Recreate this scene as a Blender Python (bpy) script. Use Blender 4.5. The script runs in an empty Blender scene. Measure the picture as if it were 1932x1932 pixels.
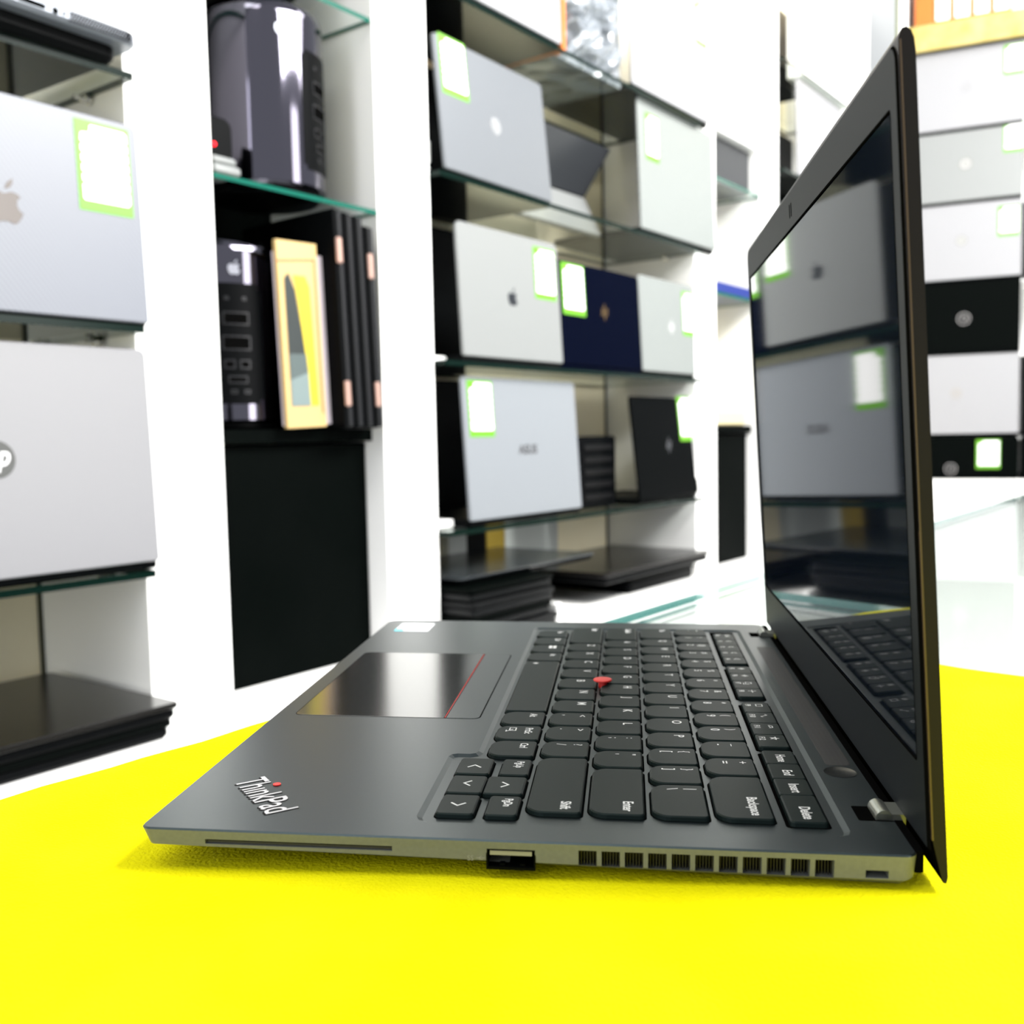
import bpy, bmesh, math, random
from mathutils import Matrix, Vector
random.seed(7)
sc = bpy.context.scene
COL = sc.collection
R = math.radians

# ------------------------------------------------------------------ camera
cam_d = bpy.data.cameras.new('camera')
cam_d.sensor_width = 36.0
cam_d.lens = 36.0 * 1910.0 / 1932.0
cam_d.clip_start = 0.02
cam_d.dof.use_dof = True
cam_d.dof.focus_distance = 0.36
cam_d.dof.aperture_fstop = 14.0
cam = bpy.data.objects.new('camera', cam_d)
COL.objects.link(cam)
cam.matrix_world = Matrix(((0.5947, 0.07175, -0.80074, 0.0),
                           (-0.80369, 0.02793, -0.59439, 0.0),
                           (-0.02028, 0.99703, 0.07427, 0.93),
                           (0, 0, 0, 1)))
sc.camera = cam

# ------------------------------------------------------------------ world, lights, exposure
w = bpy.data.worlds.new('world')
sc.world = w
w.use_nodes = True
bg = w.node_tree.nodes['Background']
bg.inputs['Color'].default_value = (0.93, 0.97, 1.0, 1)
bg.inputs['Strength'].default_value = 0.36


def area(name, loc, size, size_y, power, target, color=(1, 1, 1)):
    l = bpy.data.lights.new(name, 'AREA')
    l.shape = 'RECTANGLE'
    l.size, l.size_y = size, size_y
    l.energy = power
    l.color = color
    o = bpy.data.objects.new(name, l)
    COL.objects.link(o)
    o.location = loc
    d = Vector(target) - Vector(loc)
    o.rotation_euler = d.to_track_quat('-Z', 'Y').to_euler()
    return o


area('ceiling_panel_light', (1.55, -0.90, 2.65), 1.7, 0.7, 88, (1.2, 0.3, 0.8), (1, 0.985, 0.95))
area('ceiling_panel_light', (-0.4, 0.25, 2.75), 1.0, 0.5, 8, (0.8, 0.9, 0.9), (1, 0.985, 0.95))  # weak fill added on the left
area('ceiling_panel_light', (2.4, -0.5, 2.75), 0.8, 1.2, 20, (2.8, 0.5, 0.9), (1, 0.985, 0.95))
area('added_strip_light', (2.1, -2.2, 1.55), 0.8, 2.1, 26, (1.4, 1.0, 1.1), (1, 0.98, 0.95))  # upright strip added to light shelf fronts and streak the dark cylinders
area('added_strip_light', (-1.9, 0.1, 1.6), 0.5, 2.0, 10, (1.3, 1.1, 1.15), (0.93, 0.94, 1))  # second added strip, brightens the bay sides facing left
vs = sc.view_settings
vs.view_transform = 'Standard'
vs.look = 'None'
vs.exposure = 1.25
vs.gamma = 1.0
vs.use_curve_mapping = False
sc.render.film_transparent = False
cy = sc.cycles
cy.max_bounces = 10
cy.transparent_max_bounces = 16
cy.caustics_reflective = False
cy.caustics_refractive = False
cy.use_denoising = True

# ------------------------------------------------------------------ materials
MATS = {}


def mat(name, col, rough=0.5, metal=0.0, spec=0.5, emit=None, coat=0.0, tint=None):
    if name in MATS:
        return MATS[name]
    m = bpy.data.materials.new(name)
    m.use_nodes = True
    b = m.node_tree.nodes['Principled BSDF']
    b.inputs['Base Color'].default_value = (*col, 1)
    b.inputs['Roughness'].default_value = rough
    b.inputs['Metallic'].default_value = metal
    b.inputs['Specular IOR Level'].default_value = spec
    b.inputs['Coat Weight'].default_value = coat
    if tint:
        b.inputs['Specular Tint'].default_value = (*tint, 1)
    if emit:
        b.inputs['Emission Color'].default_value = (*emit[0], 1)
        b.inputs['Emission Strength'].default_value = emit[1]
    MATS[name] = m
    return m


def noise_color(m, c1, c2, scale, detail=3, bump=0.0, bscale=None, coord='Object'):
    nt = m.node_tree
    b = nt.nodes['Principled BSDF']
    tc = nt.nodes.new('ShaderNodeTexCoord')
    n = nt.nodes.new('ShaderNodeTexNoise')
    n.inputs['Scale'].default_value = scale
    n.inputs['Detail'].default_value = detail
    nt.links.new(tc.outputs[coord], n.inputs['Vector'])
    r = nt.nodes.new('ShaderNodeValToRGB')
    r.color_ramp.elements[0].color = (*c1, 1)
    r.color_ramp.elements[0].position = 0.35
    r.color_ramp.elements[1].color = (*c2, 1)
    r.color_ramp.elements[1].position = 0.65
    nt.links.new(n.outputs['Fac'], r.inputs['Fac'])
    nt.links.new(r.outputs['Color'], b.inputs['Base Color'])
    if bump:
        n2 = nt.nodes.new('ShaderNodeTexNoise')
        n2.inputs['Scale'].default_value = bscale or scale * 4
        n2.inputs['Detail'].default_value = 4
        nt.links.new(tc.outputs[coord], n2.inputs['Vector'])
        bp = nt.nodes.new('ShaderNodeBump')
        bp.inputs['Strength'].default_value = bump
        bp.inputs['Distance'].default_value = 0.001
        nt.links.new(n2.outputs['Fac'], bp.inputs['Height'])
        nt.links.new(bp.outputs['Normal'], b.inputs['Normal'])
    return m


def glass_mat(name, tint, ior=1.5):
    m = bpy.data.materials.new(name)
    m.use_nodes = True
    nt = m.node_tree
    nt.nodes.clear()
    out = nt.nodes.new('ShaderNodeOutputMaterial')
    mix = nt.nodes.new('ShaderNodeMixShader')
    tr = nt.nodes.new('ShaderNodeBsdfTransparent')
    tr.inputs['Color'].default_value = (*tint, 1)
    gl = nt.nodes.new('ShaderNodeBsdfGlossy')
    gl.inputs['Roughness'].default_value = 0.01
    gl.inputs['Color'].default_value = (0.95, 1, 0.98, 1)
    fr = nt.nodes.new('ShaderNodeFresnel')
    fr.inputs['IOR'].default_value = ior
    ge = nt.nodes.new('ShaderNodeNewGeometry')
    mu = nt.nodes.new('ShaderNodeMath')
    mu.operation = 'SUBTRACT'
    mu.use_clamp = True
    nt.links.new(fr.outputs[0], mu.inputs[0])
    nt.links.new(ge.outputs['Backfacing'], mu.inputs[1])
    nt.links.new(mu.outputs[0], mix.inputs[0])
    nt.links.new(tr.outputs[0], mix.inputs[1])
    nt.links.new(gl.outputs[0], mix.inputs[2])
    nt.links.new(mix.outputs[0], out.inputs[0])
    MATS[name] = m
    return m


WHITE = mat('white_melamine', (0.88, 0.88, 0.87), 0.35)
CREAM = noise_color(mat('cream_back_panel', (0.80, 0.72, 0.55), 0.6), (0.87, 0.78, 0.55), (0.90, 0.83, 0.62), 6)
BLACKB = noise_color(mat('black_board', (0.006, 0.008, 0.007), 0.5, spec=0.01), (0.0008, 0.0014, 0.0012), (0.0012, 0.0018, 0.0016), 9)
FLOOR = noise_color(mat('grey_floor_tile', (0.55, 0.55, 0.55), 0.4), (0.5, 0.5, 0.5), (0.6, 0.6, 0.59), 3)
GLASS = glass_mat('shelf_glass', (0.965, 0.985, 0.975), 1.27)
GTOP = glass_mat('counter_glass', (0.955, 0.97, 0.965), 1.42)
GEDGE = mat('glass_edge_green', (0, 0.006, 0.004), 0.2, spec=0.1)
GEDGE3 = mat('glass_edge_bright_green', (0, 0.08, 0.055), 0.15, spec=0.4)
GEDGE2 = mat('glass_edge_teal', (0.06, 0.22, 0.2), 0.1, spec=0.7)
CHROME = mat('chrome', (0.75, 0.75, 0.75), 0.18, 1.0)
FELT = noise_color(mat('yellow_felt', (0.95, 0.88, 0.0), 0.95, spec=0.03), (0.54, 0.495, 0.001), (0.60, 0.56, 0.003), 22, 4, 0.9, 900)
DECK = noise_color(mat('graphite_deck', (0.05, 0.055, 0.06), 0.32, spec=0.42, tint=(0.70, 0.92, 1.0)), (0.007, 0.010, 0.011), (0.009, 0.012, 0.013), 700, 2)
BASEM = noise_color(mat('graphite_base', (0.10, 0.11, 0.11), 0.45, spec=0.35), (0.110, 0.118, 0.112), (0.122, 0.130, 0.124), 700, 2)
LIDM = mat('graphite_lid', (0.007, 0.006, 0.008), 0.42, spec=0.15)
BEZ = mat('matte_bezel', (0.006, 0.0075, 0.0095), 0.5, spec=0.10, tint=(0.74, 0.88, 1.0))
SCREEN = mat('dark_lcd', (0.003, 0.005, 0.010), 0.04, spec=0.13)
KEYM = mat('black_keycap', (0.004, 0.0075, 0.0072), 0.42, spec=0.09, tint=(0.80, 1.0, 0.97))
DARK = mat('dark_recess', (0.002, 0.002, 0.002), 0.9, spec=0.0)
LEG = mat('key_legend_white', (0.6375, 0.645, 0.645), 0.5)
RED = mat('red_rubber', (0.5, 0.015, 0.012), 0.5)
PADM = mat('touchpad_glass', (0.007, 0.008, 0.008), 0.13, spec=0.6)
SILVER = mat('silver_aluminium', (0.2, 0.208, 0.208), 0.38, 0.25)
SILVERG = mat('pale_silver_lid', (0.185, 0.2, 0.196), 0.38, 0.15)
GREYLID = mat('grey_silver_lid', (0.135, 0.145, 0.16), 0.36, 0.35)
WHITELID = mat('white_lid', (0.25, 0.25, 0.265), 0.4)
NAVY = mat('navy_lid', (0.0004, 0.0011, 0.0055), 0.5, spec=0.01)
DGREY = mat('dark_grey_lid', (0.0012, 0.0016, 0.0018), 0.45, 0.0, 0.015)
BLKLID = mat('black_lid', (0.0008, 0.0014, 0.0012), 0.4, spec=0.02)
BLKPLA = mat('black_plastic', (0.001, 0.0013, 0.0016), 0.45, spec=0.04)
GREEN = mat('tag_green', (0.085, 0.28, 0.002), 0.5)
PAPER = mat('tag_paper', (0.95, 0.95, 0.96), 0.6)
INK = mat('pencil_grey', (0.09, 0.09, 0.1), 0.7)
GOLD = mat('gold_logo', (0.225, 0.14, 0.05), 0.3, 0.8)
MIRPAINT = mat('painted_mirror_logo', (0.045, 0.0315, 0.02475), 0.2, 0.0, 0.5)  # the emblem's mirror reflection is painted as flat dark brown
BLKLOGO = mat('black_logo', (0.01, 0.012, 0.016), 0.2)
GREYTXT = mat('grey_lettering', (0.048, 0.048, 0.052), 0.4)
CYL = mat('polished_dark_metal', (0.105, 0.1, 0.125), 0.07, 1.0)
COPPER = mat('copper_hinge_cap', (0.4125, 0.264, 0.22), 0.35, 0.6)
YBAND = noise_color(mat('yellow_shelf_edge', (0.86, 0.66, 0.16), 0.6), (0.34, 0.26, 0.06), (0.42, 0.34, 0.13), 16, 3)
ORANGE = mat('orange_card', (0.48, 0.12, 0.009), 0.6)
BLUE = mat('blue_card', (0, 0.012, 0.14), 0.5)
GREYBOX = mat('grey_card', (0.0225, 0.024, 0.0275), 0.5)
BEIGE = mat('beige_card', (0.31, 0.285, 0.26), 0.6)
MUSTARD = mat('mustard_card', (0.21, 0.14, 0.005), 0.6)
PALECARD = mat('pale_card', (0.432, 0.456, 0.444), 0.6)


def carbon_mat():
    m = mat('carbon_pattern_skin', (0.62, 0.66, 0.75), 0.42)
    nt = m.node_tree
    b = nt.nodes['Principled BSDF']
    tc = nt.nodes.new('ShaderNodeTexCoord')
    mp = nt.nodes.new('ShaderNodeMapping')
    mp.inputs['Rotation'].default_value = (0, R(38), 0)
    wv = nt.nodes.new('ShaderNodeTexWave')
    wv.bands_direction = 'X'
    wv.inputs['Scale'].default_value = 62
    r = nt.nodes.new('ShaderNodeValToRGB')
    r.color_ramp.elements[0].color = (0.10, 0.107, 0.133, 1)
    r.color_ramp.elements[1].color = (0.135, 0.146, 0.172, 1)
    nt.links.new(tc.outputs['Object'], mp.inputs[0])
    nt.links.new(mp.outputs[0], wv.inputs['Vector'])
    nt.links.new(wv.outputs['Fac'], r.inputs[0])
    nt.links.new(r.outputs[0], b.inputs['Base Color'])
    return m


CARBON = carbon_mat()


def grille_mat():
    m = mat('perforated_grille', (0.05, 0.05, 0.06), 0.5)
    nt = m.node_tree
    b = nt.nodes['Principled BSDF']
    tc = nt.nodes.new('ShaderNodeTexCoord')
    mp = nt.nodes.new('ShaderNodeMapping')
    mp.inputs['Scale'].default_value = (560, 560, 560)
    v = nt.nodes.new('ShaderNodeTexVoronoi')
    v.inputs['Randomness'].default_value = 0.0
    v.inputs['Scale'].default_value = 1.0
    r = nt.nodes.new('ShaderNodeValToRGB')
    r.color_ramp.elements[0].color = (0.003, 0.003, 0.004, 1)
    r.color_ramp.elements[0].position = 0.30
    r.color_ramp.elements[1].color = (0.012, 0.013, 0.016, 1)
    r.color_ramp.elements[1].position = 0.40
    nt.links.new(tc.outputs['Object'], mp.inputs[0])
    nt.links.new(mp.outputs[0], v.inputs['Vector'])
    nt.links.new(v.outputs['Distance'], r.inputs[0])
    nt.links.new(r.outputs[0], b.inputs['Base Color'])
    return m


GRILLE = grille_mat()


def plastic_wrap():
    m = mat('crinkled_plastic_wrap', (0.165, 0.1815, 0.2035), 0.16, spec=0.9)
    nt = m.node_tree
    b = nt.nodes['Principled BSDF']
    tc = nt.nodes.new('ShaderNodeTexCoord')
    n = nt.nodes.new('ShaderNodeTexVoronoi')
    n.inputs['Scale'].default_value = 18
    bp = nt.nodes.new('ShaderNodeBump')
    bp.inputs['Strength'].default_value = 1.0
    bp.inputs['Distance'].default_value = 0.02
    nt.links.new(tc.outputs['Object'], n.inputs['Vector'])
    nt.links.new(n.outputs['Distance'], bp.inputs['Height'])
    nt.links.new(bp.outputs['Normal'], b.inputs['Normal'])
    return m


WRAP = plastic_wrap()

# ------------------------------------------------------------------ mesh helpers


class MB:
    def __init__(s):
        s.v, s.f, s.m = [], [], []
        s.M = Matrix.Identity(4)

    def add(s, verts, faces, mi=0):
        o = len(s.v)
        s.v += [tuple(s.M @ Vector(p)) for p in verts]
        s.f += [tuple(i + o for i in f) for f in faces]
        s.m += [mi] * len(faces)

    def box(s, a, b, mi=0):
        x0, y0, z0 = a
        x1, y1, z1 = b
        s.add([(x0, y0, z0), (x1, y0, z0), (x1, y1, z0), (x0, y1, z0), (x0, y0, z1), (x1, y0, z1), (x1, y1, z1), (x0, y1, z1)],
              [(0, 3, 2, 1), (4, 5, 6, 7), (0, 1, 5, 4), (1, 2, 6, 5), (2, 3, 7, 6), (3, 0, 4, 7)], mi)

    def rings(s, rings, mi=0, cap0=True, cap1=True):
        n = len(rings[0])
        V = [p for r in rings for p in r]
        F = []
        for k in range(len(rings) - 1):
            for i in range(n):
                j = (i + 1) % n
                F.append((k * n + i, k * n + j, (k + 1) * n + j, (k + 1) * n + i))
        if cap0:
            F.append(tuple(range(n - 1, -1, -1)))
        if cap1:
            F.append(tuple(range((len(rings) - 1) * n, len(rings) * n)))
        s.add(V, F, mi)

    def slab(s, outline, z0, z1, ch=0.0, ch0=None, mi=0):
        """outline CCW in xy, extruded z0..z1 with chamfered rims"""
        ch0 = ch if ch0 is None else ch0
        r = []
        if ch0 > 0:
            r.append([(x, y, z0) for x, y in inset(outline, ch0)])
            r.append([(x, y, z0 + ch0) for x, y in outline])
        else:
            r.append([(x, y, z0) for x, y in outline])
        if ch > 0:
            r.append([(x, y, z1 - ch) for x, y in outline])
            r.append([(x, y, z1) for x, y in inset(outline, ch)])
        else:
            r.append([(x, y, z1) for x, y in outline])
        s.rings(r, mi)

    def sheet(s, outline, z, mi=0):
        s.add([(x, y, z) for x, y in outline], [tuple(range(len(outline)))], mi)

    def lathe(s, prof, n=40, c=(0, 0, 0), mi=0):
        s.rings([[(c[0] + r * math.cos(2 * math.pi * i / n), c[1] + r * math.sin(2 * math.pi * i / n), c[2] + z) for i in range(n)] for r, z in prof], mi)

    def line(s, pts, wd, z, mi=0):
        for (a, b) in zip(pts[:-1], pts[1:]):
            a, b = Vector(a), Vector(b)
            d = (b - a).normalized()
            n = Vector((-d.y, d.x)) * wd / 2
            e = d * wd / 2
            q = [a - n - e, b - n + e, b + n + e, a + n - e]
            s.add([(p.x, p.y, z) for p in q], [(0, 1, 2, 3)], mi)

    def text(s, body, size, sx=1.0, origin=(0, 0), z=0.0, align='LEFT', shear=0.0, mi=0, bold=0.0):
        c = bpy.data.curves.new('t', 'FONT')
        c.body = body
        c.size = size
        c.align_x = align
        c.shear = shear
        c.offset = bold
        c.resolution_u = 3
        o = bpy.data.objects.new('t', c)
        me = bpy.data.meshes.new_from_object(o)
        V = [(origin[0] + p.co.x * sx, origin[1] + p.co.y, z) for p in me.vertices]
        F = [tuple(p.vertices) for p in me.polygons]
        s.add(V, F, mi)
        bpy.data.objects.remove(o)
        bpy.data.curves.remove(c)
        bpy.data.meshes.remove(me)

    def build(s, name, mats, parent=None, smooth=False, **props):
        me = bpy.data.meshes.new(name)
        me.from_pydata(s.v, [], s.f)
        for m in (mats if isinstance(mats, (list, tuple)) else [mats]):
            me.materials.append(m)
        me.polygons.foreach_set('material_index', s.m)
        me.update()
        if smooth:
            me.polygons.foreach_set('use_smooth', [True] * len(me.polygons))
            me.set_sharp_from_angle(angle=R(38))
        o = bpy.data.objects.new(name, me)
        COL.objects.link(o)
        if parent is not None:
            o.parent = parent
        for k, v in props.items():
            o[k] = v
        return o


def inset(out, d):
    n = len(out)
    res = []
    for i in range(n):
        p0, p1, p2 = Vector(out[i - 1]), Vector(out[i]), Vector(out[(i + 1) % n])
        a, b = (p1 - p0), (p2 - p1)
        if a.length < 1e-9:
            a = b
        if b.length < 1e-9:
            b = a
        a.normalize()
        b.normalize()
        na, nb = Vector((-a.y, a.x)), Vector((-b.y, b.x))
        m = na + nb
        k = max(0.35, m.length_squared / 2)
        q = p1 + m * (d / k)
        res.append((q.x, q.y))
    return res


def rrect(x0, y0, x1, y1, r, n=5):
    """CCW; r = one radius or (bl, br, tr, tl)"""
    rs = r if isinstance(r, (list, tuple)) else (r, r, r, r)
    out = []
    for (cx, cy, sx, sy, a0), q in zip(((x0, y0, 1, 1, 180), (x1, y0, -1, 1, 270), (x1, y1, -1, -1, 0), (x0, y1, 1, -1, 90)), rs):
        if q <= 0:
            out.append((cx, cy))
            continue
        for i in range(n + 1):
            a = R(a0 + 90 * i / n)
            out.append((cx + sx * q + q * math.cos(a), cy + sy * q + q * math.sin(a)))
    return out


def empty(name, label, cat, loc=(0, 0, 0), rz=0.0, group=None, mw=None):
    o = bpy.data.objects.new(name, None)
    o.empty_display_size = 0.05
    COL.objects.link(o)
    if mw is not None:
        o.matrix_world = mw
    else:
        o.location = loc
        o.rotation_euler = (0, 0, rz)
    o['label'] = label
    o['category'] = cat
    if group:
        o['group'] = group
    return o


def tag(o, label, cat, group=None):
    o['label'] = label
    o['category'] = cat
    if group:
        o['group'] = group
    return o


def boxmb(a, b, ch=0.0):
    m = MB()
    if ch:
        m.slab(rrect(a[0], a[1], b[0], b[1], ch, 2), a[2], b[2], ch)
    else:
        m.box(a, b)
    return m


# ------------------------------------------------------------------ the setting
YF, YB, ZB, ZT = 1.05, 1.29, 0.60, 2.60
boxmb((-1.6, -3.0, -0.05), (5.0, 1.5, 0.0)).build('floor', FLOOR, kind='structure')
boxmb((-1.6, YB + 0.02, 0.0), (4.6, YB + 0.12, 2.8)).build('wall_back', WHITE, kind='structure')

# long wall shelving: pillars, back panel, plinth with ledge, black doors, boards
shelving = empty('wall_shelving', 'white wall shelving with thick pillars and cream back panel, glass shelves between', 'shelving', (0, 0, 0))
PIL = [(-0.35, -0.235), (0.692, 0.809), (1.100, 1.217), (2.130, 2.240), (2.505, 2.625), (3.290, 3.385)]
for a, b in PIL:
    boxmb((a, YF, ZB), (b, YB, ZT), 0.001).build('pillar', WHITE, shelving)
boxmb((-0.35, YB, ZB), (3.75, YB + 0.018, ZT)).build('back_panel', CREAM, shelving)
m = MB()
m.box((-0.35, 0.93, 0.06), (3.5, YB, ZB))
m.build('base_cabinet', WHITE, shelving)
for x in (0.688, 2.126):
    boxmb((x - 0.002, YB - 0.003, ZB), (x + 0.004, YB, ZT)).build('corner_joint', mat('joint_gap', (0.05, 0.05, 0.03), 0.8), shelving)
boxmb((0.8095, YB - 0.006, 0.947), (1.0995, YB, 2.30)).build('black_back_board', BLACKB, shelving)
for a, b in ((0.809, 1.100), (2.240, 2.505)):
    m = MB()
    m.slab(rrect(a + 0.002, 1.088, b - 0.002, YB - 0.01, 0.002, 2), ZB, 0.926, 0.002)
    m.build('black_cabinet_door', BLACKB, shelving)
    m = MB()
    m.box((a, 1.075, 0.928), (b, YB, 0.946))
    m.build('black_shelf_board', BLACKB, shelving)
# chrome shelf supports that show under the glass
def support(x, y, z):
    m = MB()
    m.M = Matrix.Translation((x, y, z)) @ Matrix.Rotation(R(90), 4, 'Y') @ Matrix.Scale(0.62, 4)
    m.lathe([(0.0035, -0.024), (0.0035, -0.010), (0.008, -0.009), (0.008, -0.002), (0.005, -0.001), (0.005, 0.004), (0.009, 0.005), (0.009, 0.010)], 16)
    m.build('shelf_support', CHROME, shelving, smooth=True)


for z in (1.332, 1.052, 0.772):
    support(0.684, 1.115, z)
    support(0.684, 1.235, z)
for z in (1.612, 1.332, 1.052, 0.772):
    support(2.118, 1.115, z)

def glass_shelf(x0, x1, y0, y1, ztop, label, thick=0.008, group=None, edge=GEDGE):
    m = MB()
    z0 = ztop - thick
    V = [(x0, y0, z0), (x1, y0, z0), (x1, y1, z0), (x0, y1, z0), (x0, y0, ztop), (x1, y0, ztop), (x1, y1, ztop), (x0, y1, ztop)]
    m.add(V, [(0, 3, 2, 1), (4, 5, 6, 7)], 0)
    m.add(V, [(0, 1, 5, 4), (1, 2, 6, 5), (2, 3, 7, 6), (3, 0, 4, 7)], 1)
    o = m.build('glass_shelf', [GLASS, edge])
    return tag(o, label, 'shelf', group)


g = 'glass shelves of the wall shelving'
for zt, lab in ((1.344, 'green edged glass shelf under the laptop with side ports, left bay'),
                (1.064, 'green edged glass shelf under the carbon patterned laptop, left bay'),
                (0.784, 'green edged glass shelf under the white laptop with round hp badge, left bay')):
    glass_shelf(-0.23, 0.690, 1.028, 1.285, zt, lab, group=g)
for zt, lab in ((1.622, 'high glass shelf under the plain white laptop and plastic wrapped parcel'),
                (1.342, 'glass shelf under the tilted grey laptop and the pale silver one beside it'),
                (1.052, 'glass shelf carrying the silver, navy and small silver laptops in a row'),
                (0.782, 'glass shelf under the silver ASUS laptop and the dark grey laptop')):
    glass_shelf(1.219, 2.128, 1.030, 1.285, zt, lab, group=g)
glass_shelf(0.811, 1.098, 1.050, 1.285, 1.263, 'glass shelf with bright green edge under the tall polished cylinder', 0.006, g, GEDGE3)
glass_shelf(0.811, 1.098, 1.052, 1.285, 1.535, 'glass shelf above the tall polished cylinder, narrow bay', 0.006, g, GEDGE3)
glass_shelf(2.242, 2.503, 1.050, 1.285, 1.263, 'glass shelf under the blue box in the far narrow bay', 0.006, g, GEDGE3)
glass_shelf(2.242, 2.503, 1.050, 1.285, 1.530, 'glass shelf under the grey box in the far narrow bay', 0.006, g, GEDGE3)
glass_shelf(2.627, 3.288, 1.035, 1.285, 1.905, 'upper glass shelf of the far bay behind the open screen', 0.008, g)
glass_shelf(2.627, 3.288, 1.035, 1.285, 1.622, 'lower glass shelf of the far bay behind the open screen', 0.008, g)

# glass counter with the yellow felt on it
counter = empty('glass_counter', 'long white shop counter with a clear glass top under the yellow felt', 'counter', (0, 0, 0))
m = MB()
V = [(-1.2, -1.1, 0.794), (3.05, -1.1, 0.794), (3.05, 0.3655, 0.794), (-1.2, 0.3655, 0.794)]
V += [(x, y, 0.800) for x, y, z in V]
m.add(V, [(0, 3, 2, 1), (4, 5, 6, 7)], 0)
m.add(V, [(0, 1, 5, 4), (1, 2, 6, 5), (2, 3, 7, 6), (3, 0, 4, 7)], 1)
m.build('glass_top', [GTOP, GEDGE2], counter)
m = MB()
m.box((-1.2, -1.08, 0.0), (3.03, 0.352, 0.790))
m.build('cabinet_body', mat('counter_body_grey', (0.42, 0.43, 0.42), 0.4), counter)
boxmb((-1.19, 0.353, 0.775), (3.02, 0.362, 0.7938)).build('rear_rail', CHROME, counter)
boxmb((-1.19, -1.092, 0.775), (3.02, -1.081, 0.7938)).build('front_rail', CHROME, counter)

# yellow felt: a fuzzy cloth with a slightly wavy border
def felt():
    m = MB()
    nx, ny = 96, 80
    def P(i, j):
        s, t = i / nx, j / ny
        y = -0.55 + t * (0.3672 + 0.55)
        xr = 0.603 - 0.12 * (0.3672 - y) - 0.02 * max(0.0, (y - 0.33) / 0.0372) ** 2
        x = -0.75 + s * (xr + 0.75)
        if j == ny:
            y += 0.0012 * math.sin(x * 41) + 0.0007 * math.sin(x * 133 + 1)
        if i == nx:
            x += 0.0012 * math.sin(y * 47) + 0.0006 * math.sin(y * 140)
        return x, y
    top, bot = [], []
    for j in range(ny + 1):
        for i in range(nx + 1):
            x, y = P(i, j)
            h = 0.0032 + 0.00012 * math.sin(x * 37 + y * 21) + 0.0001 * math.sin(y * 55 - x * 13)
            edge = i in (0, nx) or j in (0, ny)
            top.append((x, y, 0.800 + (0.0012 if edge else h)))
            bot.append((x, y, 0.8002))
    n = len(top)
    F = []
    for j in range(ny):
        for i in range(nx):
            a = j * (nx + 1) + i
            F.append((a, a + 1, a + nx + 2, a + nx + 1))
            F.append((n + a, n + a + nx + 1, n + a + nx + 2, n + a + 1))
    ring = [i for i in range(nx + 1)] + [j * (nx + 1) + nx for j in range(1, ny + 1)] + [ny * (nx + 1) + i for i in range(nx - 1, -1, -1)] + [j * (nx + 1) for j in range(ny - 1, 0, -1)]
    for k in range(len(ring)):
        a, b = ring[k], ring[(k + 1) % len(ring)]
        F.append((a, n + a, n + b, b))
    m.add(top + bot, F)
    return m


tag(felt().build('felt_cloth', FELT, smooth=True), 'bright yellow felt cloth spread on the glass counter under the open laptop', 'cloth')

# ------------------------------------------------------------------ the open laptop in front
LM = Matrix(((0.50096, 0.86547, -0.00086, 0.16867),
             (-0.86538, 0.50090, -0.01473, 0.26627),
             (-0.01232, 0.00812, 0.99989, 0.81620),
             (0, 0, 0, 1)))
lap = empty('open_laptop', 'graphite open laptop with red pointing stub standing on the yellow felt', 'laptop', mw=LM)
W, D = 0.3259, 0.2243
mm = 0.001
deck_out = rrect(0, 0, D, W, (0.0035, 0.004, 0.006, 0.006), 6)


def bot_z(u, k):
    t = min(1.0, max(0.0, u / 0.105))
    z = -(0.0050 + 0.0034 * t) if k == 2 else -(0.0062 + 0.0044 * t)
    if u > 0.216:
        z += 0.0018 * (u - 0.216) / 0.008
    return z


def base_mesh():
    m = MB()
    o2 = inset(deck_out, 0.0006)
    o2 = [(x + (0.0018 * max(0, 1 - x / 0.012)), y) for x, y in o2]
    o3 = inset(deck_out, 0.0040)
    o3 = [(x + 0.002 * max(0, 1 - x / 0.02), y) for x, y in o3]
    o1i = inset(deck_out, 0.0032)
    rings = [[(x, y, bot_z(x, 3)) for x, y in o3], [(x, y, bot_z(x, 2)) for x, y in o2],
             [(x, y, -0.0005) for x, y in deck_out], [(x, y, -0.0012) for x, y in o1i]]
    m.rings(rings)
    return m


cut = MB()
for k in range(11):
    u0 = 0.1310 + k * 0.00655
    cut.box((u0, -0.003, -0.0077 - 0.0000 * k), (u0 + 0.0052, 0.0075, -0.00215))
cut.box((0.1047, -0.003, -0.00860), (0.1186, 0.0110, -0.00265))
cut.box((0.0204, -0.003, -0.00455), (0.0770, 0.0100, -0.00305))
cut.box((0.2101, -0.003, -0.0070), (0.2163, 0.0060, -0.0047))


def boolean_build(mb, cb, name, mats, parent):
    a = mb.build(name, mats, None)
    c = cb.build('cutter_tmp', DARK, None)
    md = a.modifiers.new('b', 'BOOLEAN')
    md.object = c
    md.operation = 'DIFFERENCE'
    md.solver = 'FAST'
    bpy.context.view_layer.update()
    dg = bpy.context.evaluated_depsgraph_get()
    me = bpy.data.meshes.new_from_object(a.evaluated_get(dg))
    a.modifiers.remove(md)
    old = a.data
    a.data = me
    bpy.data.meshes.remove(old)
    cm = c.data
    bpy.data.objects.remove(c)
    bpy.data.meshes.remove(cm)
    a.parent = parent
    return a


base = boolean_build(base_mesh(), cut, 'base', BASEM, lap)

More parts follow.
